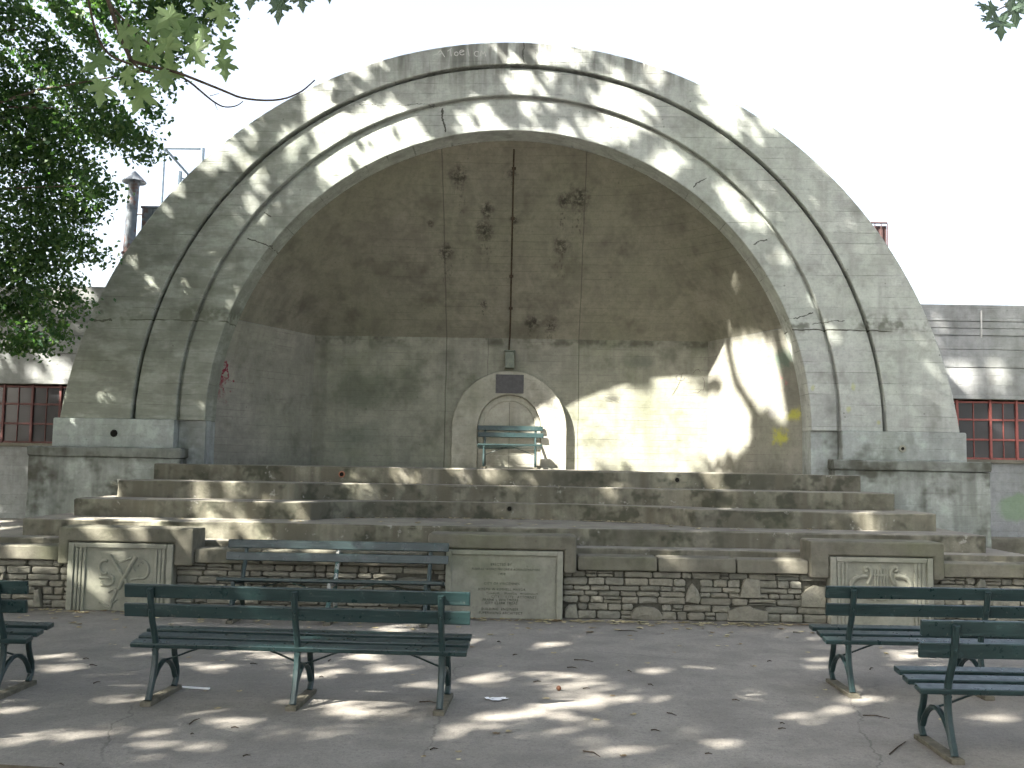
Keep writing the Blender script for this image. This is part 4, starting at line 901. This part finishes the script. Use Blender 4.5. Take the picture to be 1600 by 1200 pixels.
# ------------------------------------------------------------------ litter
def litter_mesh(spots, size):
    vs, fs = [], []; 
    for x, y, z in spots:
        s_ = size*rnd.uniform(.6, 1.3); a = rnd.uniform(0, 6.28); ca, sa = math.cos(a), math.sin(a); b = len(vs)
        ol = [(0, -.5), (.28, -.35), (.5, -.1), (.25, .05), (.35, .3), (0, .5), (-.35, .3), (-.25, .05), (-.5, -.1), (-.28, -.35)]
        cu = rnd.uniform(.1, .45)
        vs.append((x, y, z+.004))
        for u, v in ol: vs.append((x+(u*ca-v*sa)*s_, y+(u*sa+v*ca)*s_, z+.004+cu*s_*(u*u+v*v)*rnd.uniform(.4, 1.6)))
        fs += [(b, b+1+i, b+1+(i+1) % 10) for i in range(10)]
    me = bpy.data.meshes.new('leaf_litter'); me.from_pydata(vs, [], fs); return me
sp = []
for _ in range(480):
    x = rnd.uniform(-5.6, 6.2); y = 10.47-abs(rnd.gauss(0, .10)) if rnd.random() < .75 else 10.2-abs(rnd.gauss(0, .5)); sp.append((x, y, 0))
for _ in range(60):
    sp.append((rnd.gauss(1.0, .9), 10.44-abs(rnd.gauss(0, .09)), 0))
for _ in range(80):
    x = rnd.uniform(-2.0, 2.1); yy = 11.75+1.0*max(0, 1-abs(x/2.25)**2.2)**.55; sp.append((x, yy-.03-abs(rnd.gauss(0, .06)), .905))
for _ in range(40): x = rnd.uniform(-4, 4.4); sp.append((x, rnd.uniform(11.3, 11.7), .905))
for _ in range(25): x = rnd.uniform(-4, 4.4); sp.append((x, rnd.uniform(12.9, 13.0), 1.322))
tag(link('leaf_litter', litter_mesh(sp, .068), M['dryleaf']), 'dry fallen leaves drifted along the foot of the stone wall', 'leaves', kind='stuff')
TW = [((966,986,996,987), 'dark twig near the stone wall, right of the inscription pier'), ((897,1032,927,1035), 'straight twig at the right tip of the sunlit streaks'), ((886,1044,902,1045), 'short twig just below the straight one in the sun streaks'),
      ((911,1175,938,1184), 'slanting twig at the bottom edge, right of centre'), ((1042,1115,1057,1119), 'small twig on open concrete beyond the sun patches'), ((1348,1119,1390,1124), 'long thin twig between the two right hand benches'),
      ((1390,1180,1415,1160), 'bent twig at the foot of the nearest right bench'), ((655,1098,685,1100), 'reddish dark twig by the right leg of the front bench'), ((296,1133,312,1124), 'crooked twig below the left leg of the front bench'), ((1017,1142,1032,1144), 'thick stubby twig low in the plaza, right of the nut')]
def twig_mesh(m, x0, y0, x1, y1, o=Vector((0, 0, 0))):
    a, b = atz(x0, y0, 0), atz(x1, y1, 0); mid = (a+b)/2; L = b-a; p = Vector((-L.y, L.x, 0))*rnd.uniform(-.12, .12)
    m.tube([a-o+Vector((0, 0, .006)), mid-o+p+Vector((0, 0, .011)), b-o+Vector((0, 0, .005))], [.0042, .004, .002], 6); return mid
for c4, lb in TW:
    m = MB(); mid = (atz(c4[0], c4[1], 0)+atz(c4[2], c4[3], 0))/2; twig_mesh(m, *c4, mid)
    o = m.build('twig', M['twig'], None, smooth=True); o.location = mid; tag(o, lb, 'twig', 'twigs scattered on the plaza')
m = MB()
for k in range(28):
    x, y = rnd.uniform(0, 1600), rnd.uniform(985, 1195)**1.0; w_ = rnd.uniform(4, 13)
    twig_mesh(m, x, y, x+w_, y+rnd.uniform(-3, 3))
tag(m.build('twig_litter', M['twig'], None), 'tiny bits of twig and bark strewn over the plaza', 'debris', kind='stuff')
sp = [tuple(atz(x, y, 0)) for x, y in ((1062,1010),(1122,1010),(1092,978),(1178,1042),(987,1000),(1012,1037),(1376,1013),(1385,1022),(1289,1079),(180,1008),(347,1033),(853,1092),(1136,1010),(1262,1020),(295,1028),(932,1125),(645,1055))]
sp += [tuple(atz(rnd.uniform(0, 1600), rnd.uniform(980, 1190), 0)) for _ in range(26)]
tag(link('fallen_leaves', litter_mesh(sp, .045), M['dryleaf']), 'small dry leaves scattered over the open plaza', 'leaves', kind='stuff')
q = atz(873, 1079, 0); o = lathe([(0, .036), (.010, .033), (.018, .022), (.019, .011), (.010, .001), (0, 0)], 12).build('nut', M['nut'], None, smooth=True); o.location = q; tag(o, 'round brown nut lying in a sun patch', 'nut')
q = atz(775, 1094, 0); o = link('paper_scrap', litter_mesh([(0, 0, 0), (.05, .02, .004), (-.045, .015, .003), (.015, -.03, .006)], .085), M['paper']); o.location = q; tag(o, 'crumpled white paper scrap right of the front bench', 'paper')
q = atz(300, 1076, 0); o = MB().box(-.16, .13, -.012, .012, .002, .012).build('wood_strip', M['paper'], None, bevel=.002); o.location = q; o.rotation_euler = (0, 0, R(-8)); tag(o, 'pale flat stick beside the leg of the front bench', 'stick')
q = atz(666, 1099, 0)
